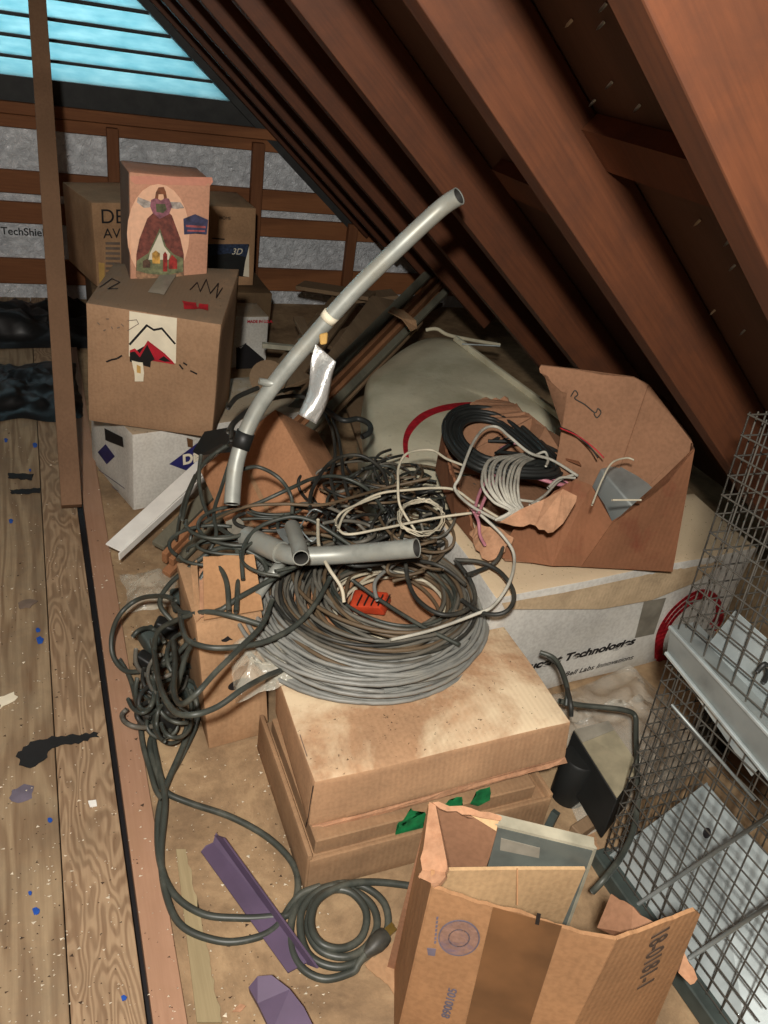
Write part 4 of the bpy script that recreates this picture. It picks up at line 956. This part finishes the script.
for i, pts in enumerate([[(283, 655, .192), (310, 678, .19), (360, 692, .19), (410, 688, .19), (440, 672, .19)], [(400, 560, .26), (376, 580, .265), (377, 600, .26)], [(352, 580, .26), (380, 600, .25), (420, 625, .25), (460, 645, .25)]]):
    cable(pts, .0034, ['gcable', 'gcable', 'cord'][i], None, 'cable_winding', parent=co)
# orange thing seen in the coil's eye
vs, fs = bevel(*box8(L3([(345, 612, .192), (385, 616, .192), (392, 600, .192), (352, 596, .192), (350, 606, .215), (380, 608, .215), (388, 592, .22), (355, 589, .215)])), .003, 2)
t_ = thing('plastic_tool', 'orange-red plastic piece with dark slots in the eye of the cable coil', 'tool', W(368, 604, .192)); obj('tool_body', vs, fs, M['orange'], t_, smooth=True, sharp=40)
for k in range(5):
    x = 357 + k * 7; vs, fs = beam(W(x, 605, .222), W(x + 5, 595, .226), .002, .004); obj('slot', vs, fs, M['dark'], t_)
# extension cord with plug on the floor
cc_ = W(340, 930, 0)
ex = thing('extension_cord', 'dark green-grey extension cord coiled on the floor with its brass-pronged plug', 'extension cord', cc_)
lo = [W(366, 953, .014), W(358, 964, .01), W(352, 972, .007), (W(325, 979, .006)), W(302, 968, .006), W(291, 945, .006), W(293, 915, .006), W(308, 893, .006), W(335, 884, .006), W(362, 886, .007), W(384, 903, .008), (W(387, 930, .008)), W(368, 955, .008), W(340, 967, .009), W(312, 958, .009), W(301, 935, .009),
      W(303, 908, .012), W(322, 889, .014), W(345, 887, .015), W(370, 903, .016), W(377, 925, .016), W(366, 947, .016), W(345, 957, .018), W(320, 950, .018), W(308, 928, .018), W(314, 902, .02), W(332, 890, .022), W(352, 893, .023), W(366, 912, .022), W(362, 936, .02), W(344, 948, .02), W(322, 944, .024),
      W(311, 925, .024), W(318, 900, .026), W(345, 885, .024), W(375, 882, .016), W(412, 886, .008), W(440, 890, .006)]
vs, fs = tube(crom(lo, 8), .0052, 10); obj('cord', vs, fs, M['cord'], ex, smooth=True)
pp_ = [W(365, 954, .016), W(370, 950, .018), W(376, 944, .02), W(382, 938, .02), W(385, 935, .02)]
vs, fs = tube(pp_, [.006, .009, .0125, .0125, .011], 14); pg = obj('plug', vs, fs, M['cord2'], ex, smooth=True, sharp=45)
for dx, dy in ((0, -3), (2.5, 1)):
    vs, fs = beam(W(384 + dx, 935 + dy, .02), W(393 + dx, 927 + dy, .022), .006, .0015); o = obj('prong', vs, fs, M['brass'], pg)
# long cord making the big floor loops
A1 = [(185, 655, .06), (170, 690, .03), (158, 725, .012), (150, 745, .01), (158, 775, .008), (166, 792, .01), (190, 803, .006), (231, 817, .006), (267, 837, .006), (291, 861, .006), (298, 885, .006), (290, 913, .006), (268, 917, .006), (239, 918, .006), (203, 914, .006), (174, 894, .006), (160, 861, .006), (158, 821, .006), (165, 789, .012), (184, 744, .02), (195, 712, .03), (198, 690, .05)]
cable(A1, .005, 'cord', 'dark green-grey cord looping round the purple angle, inner floor loop', n=10)
A2 = [(160, 680, .02), (152, 725, .01), (158, 765, .008), (165, 800, .016), (161, 853, .006), (166, 894, .006), (182, 926, .006), (219, 941, .006), (251, 939, .006), (275, 928, .006), (291, 905, .006), (302, 893, .01), (320, 886, .012)]
cable(A2, .005, 'cord', 'dark green-grey cord of the outer floor loop beside the joist', n=10)
T = [
 [(175, 600, .2), (162, 596, .18), (139, 599, .12), (121, 613, .1), (112, 634, .06), (113, 656, .03), (126, 671, .02), (149, 669, .04), (170, 660, .08), (190, 640, .12)],
 [(176, 625, .13), (160, 605, .16), (168, 586, .2), (191, 566, .24), (217, 549, .27), (241, 549, .28), (262, 560, .27), (268, 575, .26)],
 [(172, 600, .17), (177, 608, .2), (186, 613, .22), (217, 611, .25), (238, 598, .265), (267, 582, .27), (290, 569, .28), (318, 556, .3)],
 [(160, 690, .05), (155, 665, .08), (157, 634, .15), (175, 621, .2), (204, 612, .25), (232, 616, .26), (262, 625, .25)],
 [(180, 612, .2), (183, 630, .24), (191, 642, .255), (217, 648, .26), (256, 644, .255), (282, 634, .25), (302, 620, .255), (318, 600, .262), (330, 578, .27)],
 [(152, 640, .1), (155, 656, .12), (160, 686, .2), (173, 710, .24), (191, 715, .26), (217, 707, .26), (243, 689, .265), (267, 676, .24), (285, 669, .2), (298, 665, .18)],
 [(173, 640, .12), (175, 660, .15), (174, 691, .19), (181, 704, .22), (196, 694, .25), (215, 673, .26), (241, 647, .265), (262, 625, .26), (272, 600, .262)],
 [(120, 660, .01), (131, 681, .01), (139, 717, .01), (143, 745, .01), (150, 770, .01), (156, 790, .01), (163, 800, .014)],
 [(190, 690, .06), (197, 705, .05), (196, 725, .02), (180, 760, .006), (165, 785, .01)],
 [(237, 545, .28), (238, 570, .27), (237, 600, .265), (236, 612, .26)],
 [(204, 600, .24), (199, 590, .25), (203, 575, .27), (215, 565, .28), (226, 580, .275), (229, 612, .26)],
 [(196, 640, .2), (186, 655, .16), (176, 690, .1), (165, 700, .06), (150, 700, .03), (138, 690, .02)],
]
TL = ['arcing out over the joist', 'rising over the upright carton flaps', 'sweeping from the dark clump over the coil', 'crossing the upright carton top', 'drooping across the upright carton front', 'drooping lowest over the oval hand hole', 'with a tight bend at the dark clump', 'running down beside the joist', 'dropping straight from the dark clump to the floor', 'hanging straight down over the upright carton', 'arched over the open flaps', 'curled low in the dark clump']
for p, l in zip(T, TL): cable(p, .0043, 'cord', 'dark grey cord ' + l, n=9)
U = [
 ([(201, 455, .3), (199, 480, .27), (204, 505, .25), (213, 522, .26), (232, 536, .28), (250, 540, .29)], .004, 'cord', 'running down the edge of the tilted carton'),
 ([(233, 452, .33), (222, 486, .3), (214, 512, .28), (216, 535, .27), (205, 560, .24)], .0035, 'cord', 'beside the foot of the long conduit'),
 ([(240, 470, .37), (258, 467, .37), (279, 478, .36), (291, 496, .33), (292, 515, .31)], .0035, 'cord', 'arching over the tilted carton face'),
 ([(190, 540, .22), (196, 528, .24), (219, 515, .28), (253, 505, .31), (289, 489, .34), (315, 478, .33), (341, 477, .32), (367, 489, .31), (385, 512, .3)], .0035, 'cord', 'stretching in a long arch over the conduit foot'),
 ([(205, 530, .24), (211, 522, .26), (245, 507, .32), (284, 504, .33), (321, 505, .33), (357, 496, .32), (385, 488, .31), (430, 478, .34)], .003, 'bcable', 'lying level across the tangle to the torn carton'),
 ([(310, 510, .33), (312, 490, .33), (326, 467, .33), (341, 457, .32), (362, 456, .32), (382, 470, .31), (390, 495, .3)], .0038, 'cord2', 'bent in a high hump behind the coil'),
 ([(243, 580, .28), (242, 556, .3), (248, 538, .31), (263, 525, .32), (289, 517, .33), (310, 520, .33), (328, 530, .32), (350, 545, .3)], .0035, 'cord', 'hooped round the stubby conduit'),
 ([(330, 412, .3), (337, 432, .31), (341, 452, .32), (344, 480, .31), (352, 505, .3)], .0035, 'cord2', 'dropping from the black hook'),
 ([(322, 408, .32), (332, 430, .32), (335, 455, .32), (331, 480, .31), (340, 510, .3)], .0035, 'cord2', 'hanging beside the black hook'),
 ([(228, 432, .4), (236, 420, .4), (262, 402, .38), (290, 396, .37), (306, 398, .36), (322, 408, .34)], .0045, 'cord2', 'passing behind the long conduit'),
 ([(231, 440, .4), (234, 424, .4), (252, 410, .39), (278, 392, .38), (300, 388, .37)], .004, 'cord2', 'laid parallel behind the long conduit'),
 ([(228, 408, .38), (236, 398, .38), (248, 392, .38), (258, 388, .38)], .005, 'cord2', 'short and thick left of the long conduit'),
 ([(228, 445, .34), (205, 462, .3), (190, 490, .22), (182, 520, .15)], .004, 'cord', 'leaning from the strap over the white channel'),
 ([(195, 475, .24), (186, 495, .18), (180, 515, .12), (176, 540, .1)], .003, 'cord', 'thin and curved over the white channel'),
 ([(405, 555, .3), (408, 580, .28), (418, 600, .28), (440, 614, .28), (462, 612, .28), (475, 600, .28), (470, 580, .29), (455, 560, .3)], .0038, 'cord2', 'looped over the right rim of the coil'),
 ([(455, 560, .3), (480, 562, .31), (500, 572, .31), (513, 590, .31), (512, 605, .31), (500, 614, .3), (480, 612, .29), (462, 600, .28)], .0038, 'cord2', 'making a round loop against the white carton'),
 ([(478, 514, .33), (498, 528, .33), (503, 545, .32), (497, 560, .31), (485, 568, .3), (466, 575, .3)], .0035, 'cord2', 'curving below the torn carton corner'),
 ([(338, 560, .3), (360, 566, .3), (405, 560, .3), (440, 566, .29), (466, 585, .28)], .0035, 'cord2', 'stretched along the back of the coil'),
]
for p, r, mt, l in U: cable(p, r, mt, ('brown-grey' if mt == 'bcable' else 'charcoal' if mt == 'cord2' else 'dark grey') + ' cord ' + l, n=9)
# black rubber hook
cable([(310, 398, .35), (324, 408, .34), (342, 420, .34), (358, 419, .34), (369, 424, .34), (370, 432, .335), (362, 437, .33)], .006, 'black', 'thick black rubber hook end standing out of the tangle', name='rubber_tie_down', cat='hook')
# cords on the right
cable([(548, 657, .19), (560, 668, .19), (570, 700, .2), (571, 716, .18)], .004, 'cord2', 'short dark cord hooked over the back corner of the flat carton')
cable([(540, 652, .2), (556, 660, .2), (567, 686, .2), (566, 706, .18)], .004, 'cord', 'grey cord lying just inside the short hooked one')
cable([(559, 701, .16), (580, 705, .15), (600, 707, .15), (624, 710, .15), (635, 716, .14), (636, 735, .13), (637, 770, .12), (638, 800, .12), (633, 830, .12), (622, 855, .12), (605, 878, .12), (592, 892, .1)], .0045, 'cord', 'grey cord running over the clear film and down in front of the cage')
# white cables
Wc = [
 ([(338, 530, .3), (345, 514, .31), (361, 502, .32), (382, 493, .33), (408, 490, .34), (434, 488, .36), (455, 490, .37), (473, 502, .37), (499, 518, .37)], .0025, 'off-white cable rising out of the tangle into the torn carton'),
 ([(415, 530, .3), (405, 515, .32), (399, 502, .34), (398, 481, .36), (399, 466, .37), (408, 453, .38), (431, 450, .38), (447, 459, .38), (465, 466, .38)], .0025, 'thin cream cable arched left of the torn carton'),
 ([(497, 520, .37), (470, 505, .39), (455, 489, .4), (460, 476, .42), (472, 445, .44), (484, 429, .44), (497, 427, .44), (510, 437, .44), (530, 453, .43), (552, 460, .42), (578, 476, .41)], .0028, 'light grey cable humped over the black cord in the torn carton'),
 ([(470, 505, .37), (482, 516, .37), (502, 535, .35), (514, 555, .33), (510, 581, .32), (494, 605, .3), (476, 614, .29), (432, 630, .27), (390, 640, .26)], .0028, 'light grey cable hanging from the torn carton onto the coil'),
 ([(335, 520, .3), (345, 534, .3), (380, 529, .31), (414, 522, .32), (448, 516, .33), (480, 512, .35)], .0025, 'off-white cable drawn flat across the tangle'),
 ([(318, 520, .33), (319, 546, .33), (328, 567, .32), (341, 587, .3), (344, 602, .28)], .003, 'cream cable crossing over the straight conduit'),
 ([(336, 525, .31), (337, 518, .31), (347, 509, .32), (380, 496, .32)], .0022, 'short white cable end at the middle of the tangle'),
]
for p, r, l in Wc: cable(p, r, 'wcable' if 'cream' in l or 'off' in l or 'white' in l else 'lcable', l, 'thin_cable')
# small white loop bundle
rr = random.Random(12)
wl = thing('cable_loop', 'small loose ring of thin cream wires left of the torn carton', 'cable coil', W(422, 520, .3))
for i in range(6):
    ph = rr.uniform(0, 6.28); vs, fs = tube([W(421 + (22 + rr.uniform(-3, 3)) * math.cos(a + ph), 517 + (17 + rr.uniform(-3, 3)) * math.sin(a + ph), .325 + rr.uniform(-.004, .004)) for a in [k * .45 for k in range(15)]], .0014, 6); obj('wire_turn', vs, fs, M['wcable'], wl, smooth=True)
# contents of the torn carton
bc = thing('cord_coil', 'long black cord coiled inside the torn carton', 'cable coil', W(500, 450, .33))
rr = random.Random(5); path = []
for w_ in range(11):
    rx, ry = 34 + w_ % 6 * 3.4 + rr.uniform(-1, 1), 17 + w_ % 6 * 3.2 + rr.uniform(-1, 1); zz_ = .36 + .005 * (w_ // 3) + rr.uniform(0, .01)
    for k in range(16):
        a = 2 * math.pi * k / 16; ca = math.cos(a); ex_ = 1.5 if ca > 0 else 1.0
        x, y = rx * ca * ex_, ry * math.sin(a) * (1 if ca < 0 else (1 - .45 * ca)); th_ = .42
        path.append(W(492 + x * math.cos(th_) - y * math.sin(th_), 441 + x * math.sin(th_) + y * math.cos(th_), zz_ + .024))
vs, fs = tube(crom(path, 2), .0048, 8); obj('cord', vs, fs, M['black'], bc, smooth=True)
for i in range(14):
    y = 452 + rr.uniform(-14, 22); cable([(495 + rr.uniform(-8, 8), y + rr.uniform(-5, 5), .37), (520, y - 4 + rr.uniform(-6, 6), .385), (550, y + 6 + rr.uniform(-4, 4), .385), (575 + rr.uniform(-8, 8), y + 14, .37)], .0036, 'black' if i % 3 else 'pcable', 'tangled short cord lying under the white cable bundle in the torn carton', group='short cords inside the torn carton', name='short_cable')
wb = thing('cable_bundle', 'bundle of light grey cables fanned out in the torn carton', 'cable bundle', W(520, 480, .36))
for i in range(11):
    k = i - 5; e = rr.uniform(-2, 2)
    cable([(530 + k * 2.2 + e, 452 + abs(k) * .8, .39), (506 + k * 3.4 + e, 462 + k * .5, .415), (500 + k * 3.6, 482 + e, .42), (506 + k * 2.6, 500 + e, .41), (516 + k * 1.2, 511, .4), (500 + k, 520, .38)], .0026, 'lcable', None, 'cable_strand', parent=wb)
for i, p in enumerate([[(478, 515, .38), (485, 498, .39), (492, 484, .4), (503, 478, .39)], [(474, 512, .38), (480, 492, .39), (488, 480, .4), (500, 472, .39)], [(470, 505, .37), (478, 520, .37), (480, 535, .35), (485, 545, .33)]]):
    cable(p, .003, 'pcable', 'pink and violet wire curling at the near corner of the torn carton', 'thin_cable', group='pink wires at the torn carton')
for i, p in enumerate([[(530, 505, .4), (545, 495, .4), (560, 480, .4), (576, 474, .41)], [(520, 500, .39), (540, 502, .4), (560, 500, .4)], [(548, 488, .4), (560, 478, .41), (575, 478, .41)], [(536, 455, .42), (545, 452, .425), (548, 460, .42), (546, 466, .42)]]):
    cable(p, .0025, 'lcable', 'stray light grey cable end near the pale torn flap', 'thin_cable', group='stray light grey cable ends')
cable([(592, 505, .47), (602, 480, .49), (612, 463, .5), (626, 458, .5), (634, 460, .5)], .0016, 'wcable', 'thin white wire bowed over the ribbed strip', 'thin_cable')
cable([(612, 500, .47), (626, 500, .47), (641, 500, .47)], .0016, 'wcable', 'thin white wire tied across the grey electrical box', 'thin_cable')
cable([(560, 428, .5), (578, 436, .49), (594, 448, .48), (604, 458, .47)], .0012, 'redpaint', 'thin red wire against the torn carton back wall', 'thin_cable')
cable([(560, 427, .5), (575, 434, .49), (590, 447, .48), (598, 458, .47)], .0014, 'black', 'thin black wire against the torn carton back wall', 'thin_cable')
# mass of dark cords between the coil and the torn carton
rr = random.Random(21)
for i in range(80):
    cx, cy = rr.uniform(325, 440), rr.uniform(470, 560); 
    if cy < 490 and cx < 335: cy += 20
    a0 = rr.uniform(0, 6.28); rx, ry = rr.uniform(16, 48), rr.uniform(8, 24); sp = rr.uniform(1.6, 4.6); z0 = rr.uniform(.235, .3); th_ = rr.uniform(-.5, .5)
    pts = []
    for k in range(9):
        a = a0 + sp * k / 8; x, y = rx * math.cos(a), ry * math.sin(a)
        pts.append((cx + x * math.cos(th_) - y * math.sin(th_), cy + x * math.sin(th_) + y * math.cos(th_), z0 + .012 * math.sin(k * 1.3 + i)))
    cable(pts, rr.choice((.0026, .003, .0034)), rr.choice(('cord2', 'cord2', 'black', 'cord', 'gcable2', 'bcable')), 'thin dark cord curling in the thick tangle behind the coil', group='thin cords in the tangle behind the coil', name='loose_cable', n=4, seg=6)
for i in range(16):
    cx, cy = rr.uniform(205, 330), rr.uniform(505, 560); a0 = rr.uniform(0, 6.28); rx, ry = rr.uniform(20, 55), rr.uniform(6, 20); sp = rr.uniform(1.5, 3.5); z0 = rr.uniform(.26, .31)
    pts = [(cx + rx * math.cos(a0 + sp * k / 7), cy + ry * math.sin(a0 + sp * k / 7), z0) for k in range(8)]
    cable(pts, rr.choice((.0028, .0034)), rr.choice(('cord2', 'cord', 'cord')), 'thin dark cord looped about the foot of the long conduit', group='thin cords at the conduit foot', name='loose_cable', n=4, seg=6)
# dark clump left of the upright carton: adapters and cord ends
for i in range(26):
    cx, cy = rr.uniform(140, 186), rr.uniform(650, 728); a0 = rr.uniform(0, 6.28); rx, ry = rr.uniform(8, 26), rr.uniform(10, 26); sp = rr.uniform(1.6, 4.6); z0 = rr.uniform(.01, .09)
    pts = [(cx + rx * math.cos(a0 + sp * k / 7), cy + ry * math.sin(a0 + sp * k / 7), max(.006, z0 + .01 * math.sin(k + i))) for k in range(8)]
    cable(pts, rr.choice((.0035, .0042)), rr.choice(('cord2', 'cord', 'cord', 'gcable2')), 'dark cord end curled in the clump beside the upright carton', group='cord ends in the floor clump', name='loose_cable', n=4, seg=6)
for i, (x, y, s_, an) in enumerate(((150, 640, .03, .4), (166, 628, .028, 1.2), (178, 600, .026, .1), (146, 662, .024, .9), (178, 668, .026, .3), (168, 720, .022, 1.0), (186, 690, .022, .6), (158, 692, .022, 0))):
    p = W(x, y, .02 + .012 * (i % 3)); vs, fs = bevel(*bx(-s_ * .5, s_ * .5, -s_ * .8, s_ * .8, -.015, .015), .005, 3)
    q = Matrix.Rotation(an, 3, 'Z') @ Matrix.Rotation(.35, 3, 'X'); tag(obj('power_adapter', [q @ v + p for v in vs], fs, M['dark'] if i % 2 else M['greenmet'], smooth=True, sharp=40), 'blocky dark plug adapter half buried in the floor clump', 'adapter', 'adapters in the floor clump')

# ------------------------------------------------------------------ clear film
crumple(W(615, 738, 0) + V((.0, .0, 0)), .17, .13, .08, M['film'], 'clear_film', 'crumpled clear plastic film below the lettering of the big white carton', 'plastic film', seed=7, scale=11, n=34, ang=.1)
p = W(262, 655, .2); crumple((p.x, p.y, .18), .05, .06, .045, M['film2'], 'clear_film', 'crumpled clear film on the corner between coil and upright carton', 'plastic film', seed=9, scale=22, n=20, slope=(.2, 0))
p = W(150, 592, 0); crumple((p.x, p.y, 0), .05, .06, .03, M['film2'], 'clear_film', 'small glossy film scrap on the floor below the white channel', 'plastic film', seed=13, scale=22, n=16)

# ------------------------------------------------------------------ wire cage
P0 = V((.735, .53, .004)); TP = W(750, 412, .74); U_ = (TP - P0).normalized()
Vd = V((-.02, -1, 0)); Vd = (Vd - U_ * Vd.dot(U_)).normalized(); Rr = Vd.cross(U_).normalized()
if Rr.x < 0: Rr = -Rr
HT = (TP - P0).length; DP, WDT = .30, .15
cg = thing('animal_trap', 'tall wire cage trap with galvanised plates standing on end against the rafters', 'trap', P0)
def cgp(r, v, u): return P0 + Rr * r + Vd * v + U_ * u
def grid(o, a, la, b, lb, sa, sb, rad=.0012):
    ms = []
    na, nb = int(la / sa), int(lb / sb)
    for i in range(na + 1): q = o + a * (i * sa); ms.append(tube([q, q + b * lb], rad, 5, caps=False))
    for j in range(nb + 1): q = o + b * (j * sb) + a.cross(b) * rad * 1.6; ms.append(tube([q, q + a * la], rad, 5, caps=False))
    return merge(*ms)
for nm, o_, a, la, b, lb in (('side_mesh', cgp(0, 0, 0), Vd, DP, U_, HT), ('end_mesh', cgp(0, 0, 0), Rr, WDT, U_, HT), ('side_mesh', cgp(WDT, 0, 0), Vd, DP, U_, HT)):
    vs, fs = grid(o_, a, la, b, lb, .0127 if nm == 'end_mesh' else .0254, .0254); obj(nm, vs, fs, M['wire'], cg, smooth=True)
vs, fs = bevel(*beam(cgp(0, -.01, .004), cgp(0, DP, .004), .03, .03, up=U_), .002, 1); obj('base_channel', vs, fs, M['greenmet'], cg)
vs, fs = bevel(*beam(cgp(0, 0, .004), cgp(WDT, 0, .004), .02, .02, up=U_), .002, 1); obj('base_channel', vs, fs, M['galv_d'], cg)
vs, fs = bevel(*beam(cgp(0, DP, .004), cgp(WDT, DP, .004), .02, .02, up=U_), .002, 1); obj('base_channel', vs, fs, M['galv_d'], cg)
LN = -Rr; lp = lambda x, y, o=.004: WP(x, y, P0 + LN * o, LN)
bar = [lp(672, 626), lp(668, 652), lp(790, 800), lp(800, 765)]
vs, fs = slab(bar, .004); br_ = obj('door_bar', vs, fs, M['galv_d'], cg); br_['label'] = 'dull galvanised door bar'
for a, b in ((0, 3), (1, 2)):
    vs, fs = bevel(*beam(bar[a] + LN * .004, bar[b] + LN * .004, .005, .005), .001, 1); obj('bar_lip', vs, fs, M['galv'], br_)
vs, fs = slab([bar[0], bar[0] + Rr * .04, bar[3] + Rr * .04, bar[3]], .002); obj('bar_lip', vs, fs, M['galv_d'], br_)
# plates
def plate(nm, a, b, c, d, lab=None, t_=.002):
    vs, fs = slab([a, b, c, d], t_); o = obj(nm, vs, fs, M['galv'], cg)
    if lab: o['label'] = lab
    return o
q0 = cgp(.006, .006, .015); q1 = WY(707, 784, .525); q2 = q1 + V((0, -.3, 0)); q3 = cgp(.006, .3, .015)
lpn = (q1 - q0).cross(q3 - q0).normalized()
plate('floor_plate', q0, q1, q2, q3, 'bright galvanised slanted plate')
vs, fs = tube([q0 + V((0, 0, .002)), q1 + V((0, 0, .002))], .0018, 6); obj('plate_lip', vs, fs, M['galv'], cg)
lpn = lpn if lpn.z > 0 else -lpn
vs, fs = disc(707, 833, .008, q0 + lpn * .0014, lpn, .0, 18, .7); obj('latch_hole', vs, fs, M['ink'], cg)
qa, qb, qc = WY(690, 668, .54), WY(735, 611, .53), WY(800, 672, .53)
plate('door_plate', qa, qb, qb + V((0, -.26, 0)), qa + V((0, -.26, 0))); plate('door_plate', qb, qc, qc + V((0, -.26, 0)), qb + V((0, -.26, 0)))
un = (qb - qa).cross(V((0, -1, 0))).normalized()
vs, fs = tube(crom([cgp(.0, .10, .0) * 0 + WY(757, 672, .44), WY(765, 664, .44), WY(768, 672, .44), WY(764, 682, .44)], 5), .003, 8); obj('trigger_hook', vs, fs, M['dark'], cg, smooth=True)
for a, b in (((634, 907), (790, 802)), ((690, 958), (790, 892)), ((672, 705), (755, 800))):
    vs, fs = tube([lp(*a, .003), lp(*b, .003)], .0028 if a[1] > 800 else .0022, 8); obj('brace_rod', vs, fs, M['galv_d'], cg, smooth=True)
vs, fs = slab([lp(680, 672, -.004), lp(690, 670, -.004), lp(765, 762, -.004), lp(752, 776, -.004)], .0015); obj('door_strip', vs, fs, M['galv'], cg)
# dark pieces behind the cage
p = W(700, 745, 0) + V((.05, .1, 0)); vs, fs = bevel(*bx(p.x - .05, p.x + .1, p.y - .13, p.y - .07, 0, .06), .006, 2, 2, .003); tag(obj('dark_block', vs, fs, M['dark'], smooth=True, sharp=40), 'dark lump on the floor behind the wire cage', 'block')

# ------------------------------------------------------------------ litter on the floor
def flat(name, pts, mat, label, cat, z=.003, jag=True, amp=.003, th=.0015, group=None):
    vs, fs = slab([W(x, y, z) for x, y in pts], th, tuple(range(len(pts))) if jag else (), amp, .006, seed=int(pts[0][0])); return tag(obj(name, vs, fs, M[mat], smooth=False), label, cat, group)
flat('tar_paper_scrap', [(18, 752), (30, 742), (52, 736), (98, 733), (99, 737), (75, 743), (52, 748), (44, 760), (30, 768), (19, 765)], 'scrap', 'ragged black tar paper scrap on the floor boards', 'scrap', amp=.004)
flat('paper_chip', [(0, 697), (14, 692), (18, 697), (0, 709)], 'cream', 'cream torn paper corner by the floor board seam', 'scrap')
flat('grey_patch', [(12, 790), (24, 784), (34, 786), (32, 798), (18, 803), (9, 798)], 'faint', 'greyish violet dried patch on the outer floor board', 'scrap', z=.001, th=.0006)
flat('card_scrap', [(18, 603), (30, 599), (38, 601), (30, 608), (20, 609)], 'faint2', 'small brown-grey scrap on the outer floor board', 'scrap')
flat('dark_sliver', [(10, 490), (40, 488), (40, 493), (12, 494)], 'scrap', 'thin black sliver across the far floor boards', 'scrap')
flat('dark_sliver', [(8, 473), (34, 474), (32, 480), (8, 478)], 'scrap', 'black curled sliver farthest along the floor boards', 'scrap')
for i, (x, y, s_) in enumerate(((40, 640, 5), (36, 911, 5), (30, 893, 2.5), (124, 998, 4), (38, 630, 3), (11, 521, 3), (35, 445, 6), (18, 415, 8), (50, 820, 3), (30, 470, 3), (6, 440, 5))):
    s_ *= .75 if y > 480 else .4
    flat('paint_flake', [(x - s_, y - s_ * .5), (x, y - s_), (x + s_, y - s_ * .3), (x + s_ * .6, y + s_ * .8), (x - s_ * .5, y + s_)], 'blue', 'bright blue paint flake on the worn floor boards', 'paint flake', group='blue paint flakes on the floor boards', amp=.001, z=.003 if x < 60 else .004)
flat('paper_chip', [(88, 801), (96, 800), (97, 806), (90, 807)], 'white', 'small square white chip on the middle floor board', 'scrap', amp=.0006)
flat('card_scrap', [(365, 965), (395, 940), (425, 950), (398, 996)], 'card', 'flat tan cardboard scrap under the near open carton', 'cardboard scrap', z=.002, amp=.002)
flat('card_scrap', [(540, 858), (560, 832), (592, 828), (600, 850), (570, 880)], 'card', 'flat tan cardboard lying behind the near open carton', 'cardboard scrap', z=.002, amp=.002)
flat('card_scrap', [(232, 1012), (240, 1004), (246, 1006), (240, 1012)], 'card_edge', 'tiny tan chip on the floor near the purple bracket', 'cardboard scrap', z=.002, amp=.001)
rr = random.Random(44); lm, dm = [], []
for i in range(1700):
    x, y = rr.uniform(0, 330), rr.uniform(560, 1023) if i % 4 else rr.uniform(400, 600)
    if x > 330 or (x > 190 and y < 740): continue
    p = W(x, y, .0); 
    if .045 < p.x < .056: continue
    z = .0075 if .054 < p.x < .1 else (.0015 if p.x < .05 else 0); s_ = rr.uniform(.0006, .0024) * (.8 if i % 5 else 1.6); a = rr.uniform(0, 6.28)
    q = [p + V((math.cos(a + k * 2.1) * s_, math.sin(a + k * 2.1) * s_ * rr.uniform(.3, 1), z + .0004 + (.001 if k == 0 else 0))) for k in range(3)]
    (lm if i % 3 else dm).append((q + [sum(q, V()) / 3 + V((0, 0, .0012))], [(0, 1, 2), (0, 1, 3), (1, 2, 3), (2, 0, 3)]))
vs, fs = merge(*lm); tag(obj('litter', vs, fs, M['chip']), 'scattered pale wood and plaster crumbs over the attic floor', 'debris', kind='stuff')
vs, fs = merge(*dm); tag(obj('litter', vs, fs, M['chipd']), 'scattered dark grit over the attic floor', 'debris', kind='stuff')
# crumbs on the flat carton top
rr = random.Random(8); ms = []
for i in range(120):
    x, y = rr.uniform(380, 500), rr.uniform(672, 745); p = W(x, y, .186); s_ = rr.uniform(.0006, .0022); a = rr.uniform(0, 6)
    q = [p + V((math.cos(a + k * 2.1) * s_, math.sin(a + k * 2.1) * s_, 0)) for k in range(3)]; ms.append((q + [p + V((0, 0, .0012))], [(0, 1, 2), (0, 1, 3), (1, 2, 3), (2, 0, 3)]))
vs, fs = merge(*ms); tag(obj('litter', vs, fs, M['chipd']), 'dark crumbs sprinkled on the dusty flat carton', 'debris', kind='stuff')

# nail tips coming through the roof boards
sp = CAM + RN * (CP + DEPTH)
for i, (x, y) in enumerate(((572, 20), (604, 22), (641, 10), (676, 78), (612, 82), (595, 100), (585, 105), (590, 112), (640, 105), (700, 220), (735, 265), (628, 215), (715, 310), (730, 240), (606, 4), (560, 60), (480, 180), (500, 240), (690, 320), (745, 330))):
    b = WP(x, y, sp, RN); vs, fs = tube([b, b - RN * .006, b - RN * .009], [.0016, .0014, .0002], 6)
    tag(obj('roofing_nail', vs, fs, M['galv'] if i % 3 else M['chip'], smooth=True), 'small nail tip poking through the roof boards between the rafters', 'nail', 'nail tips in the roof boards')
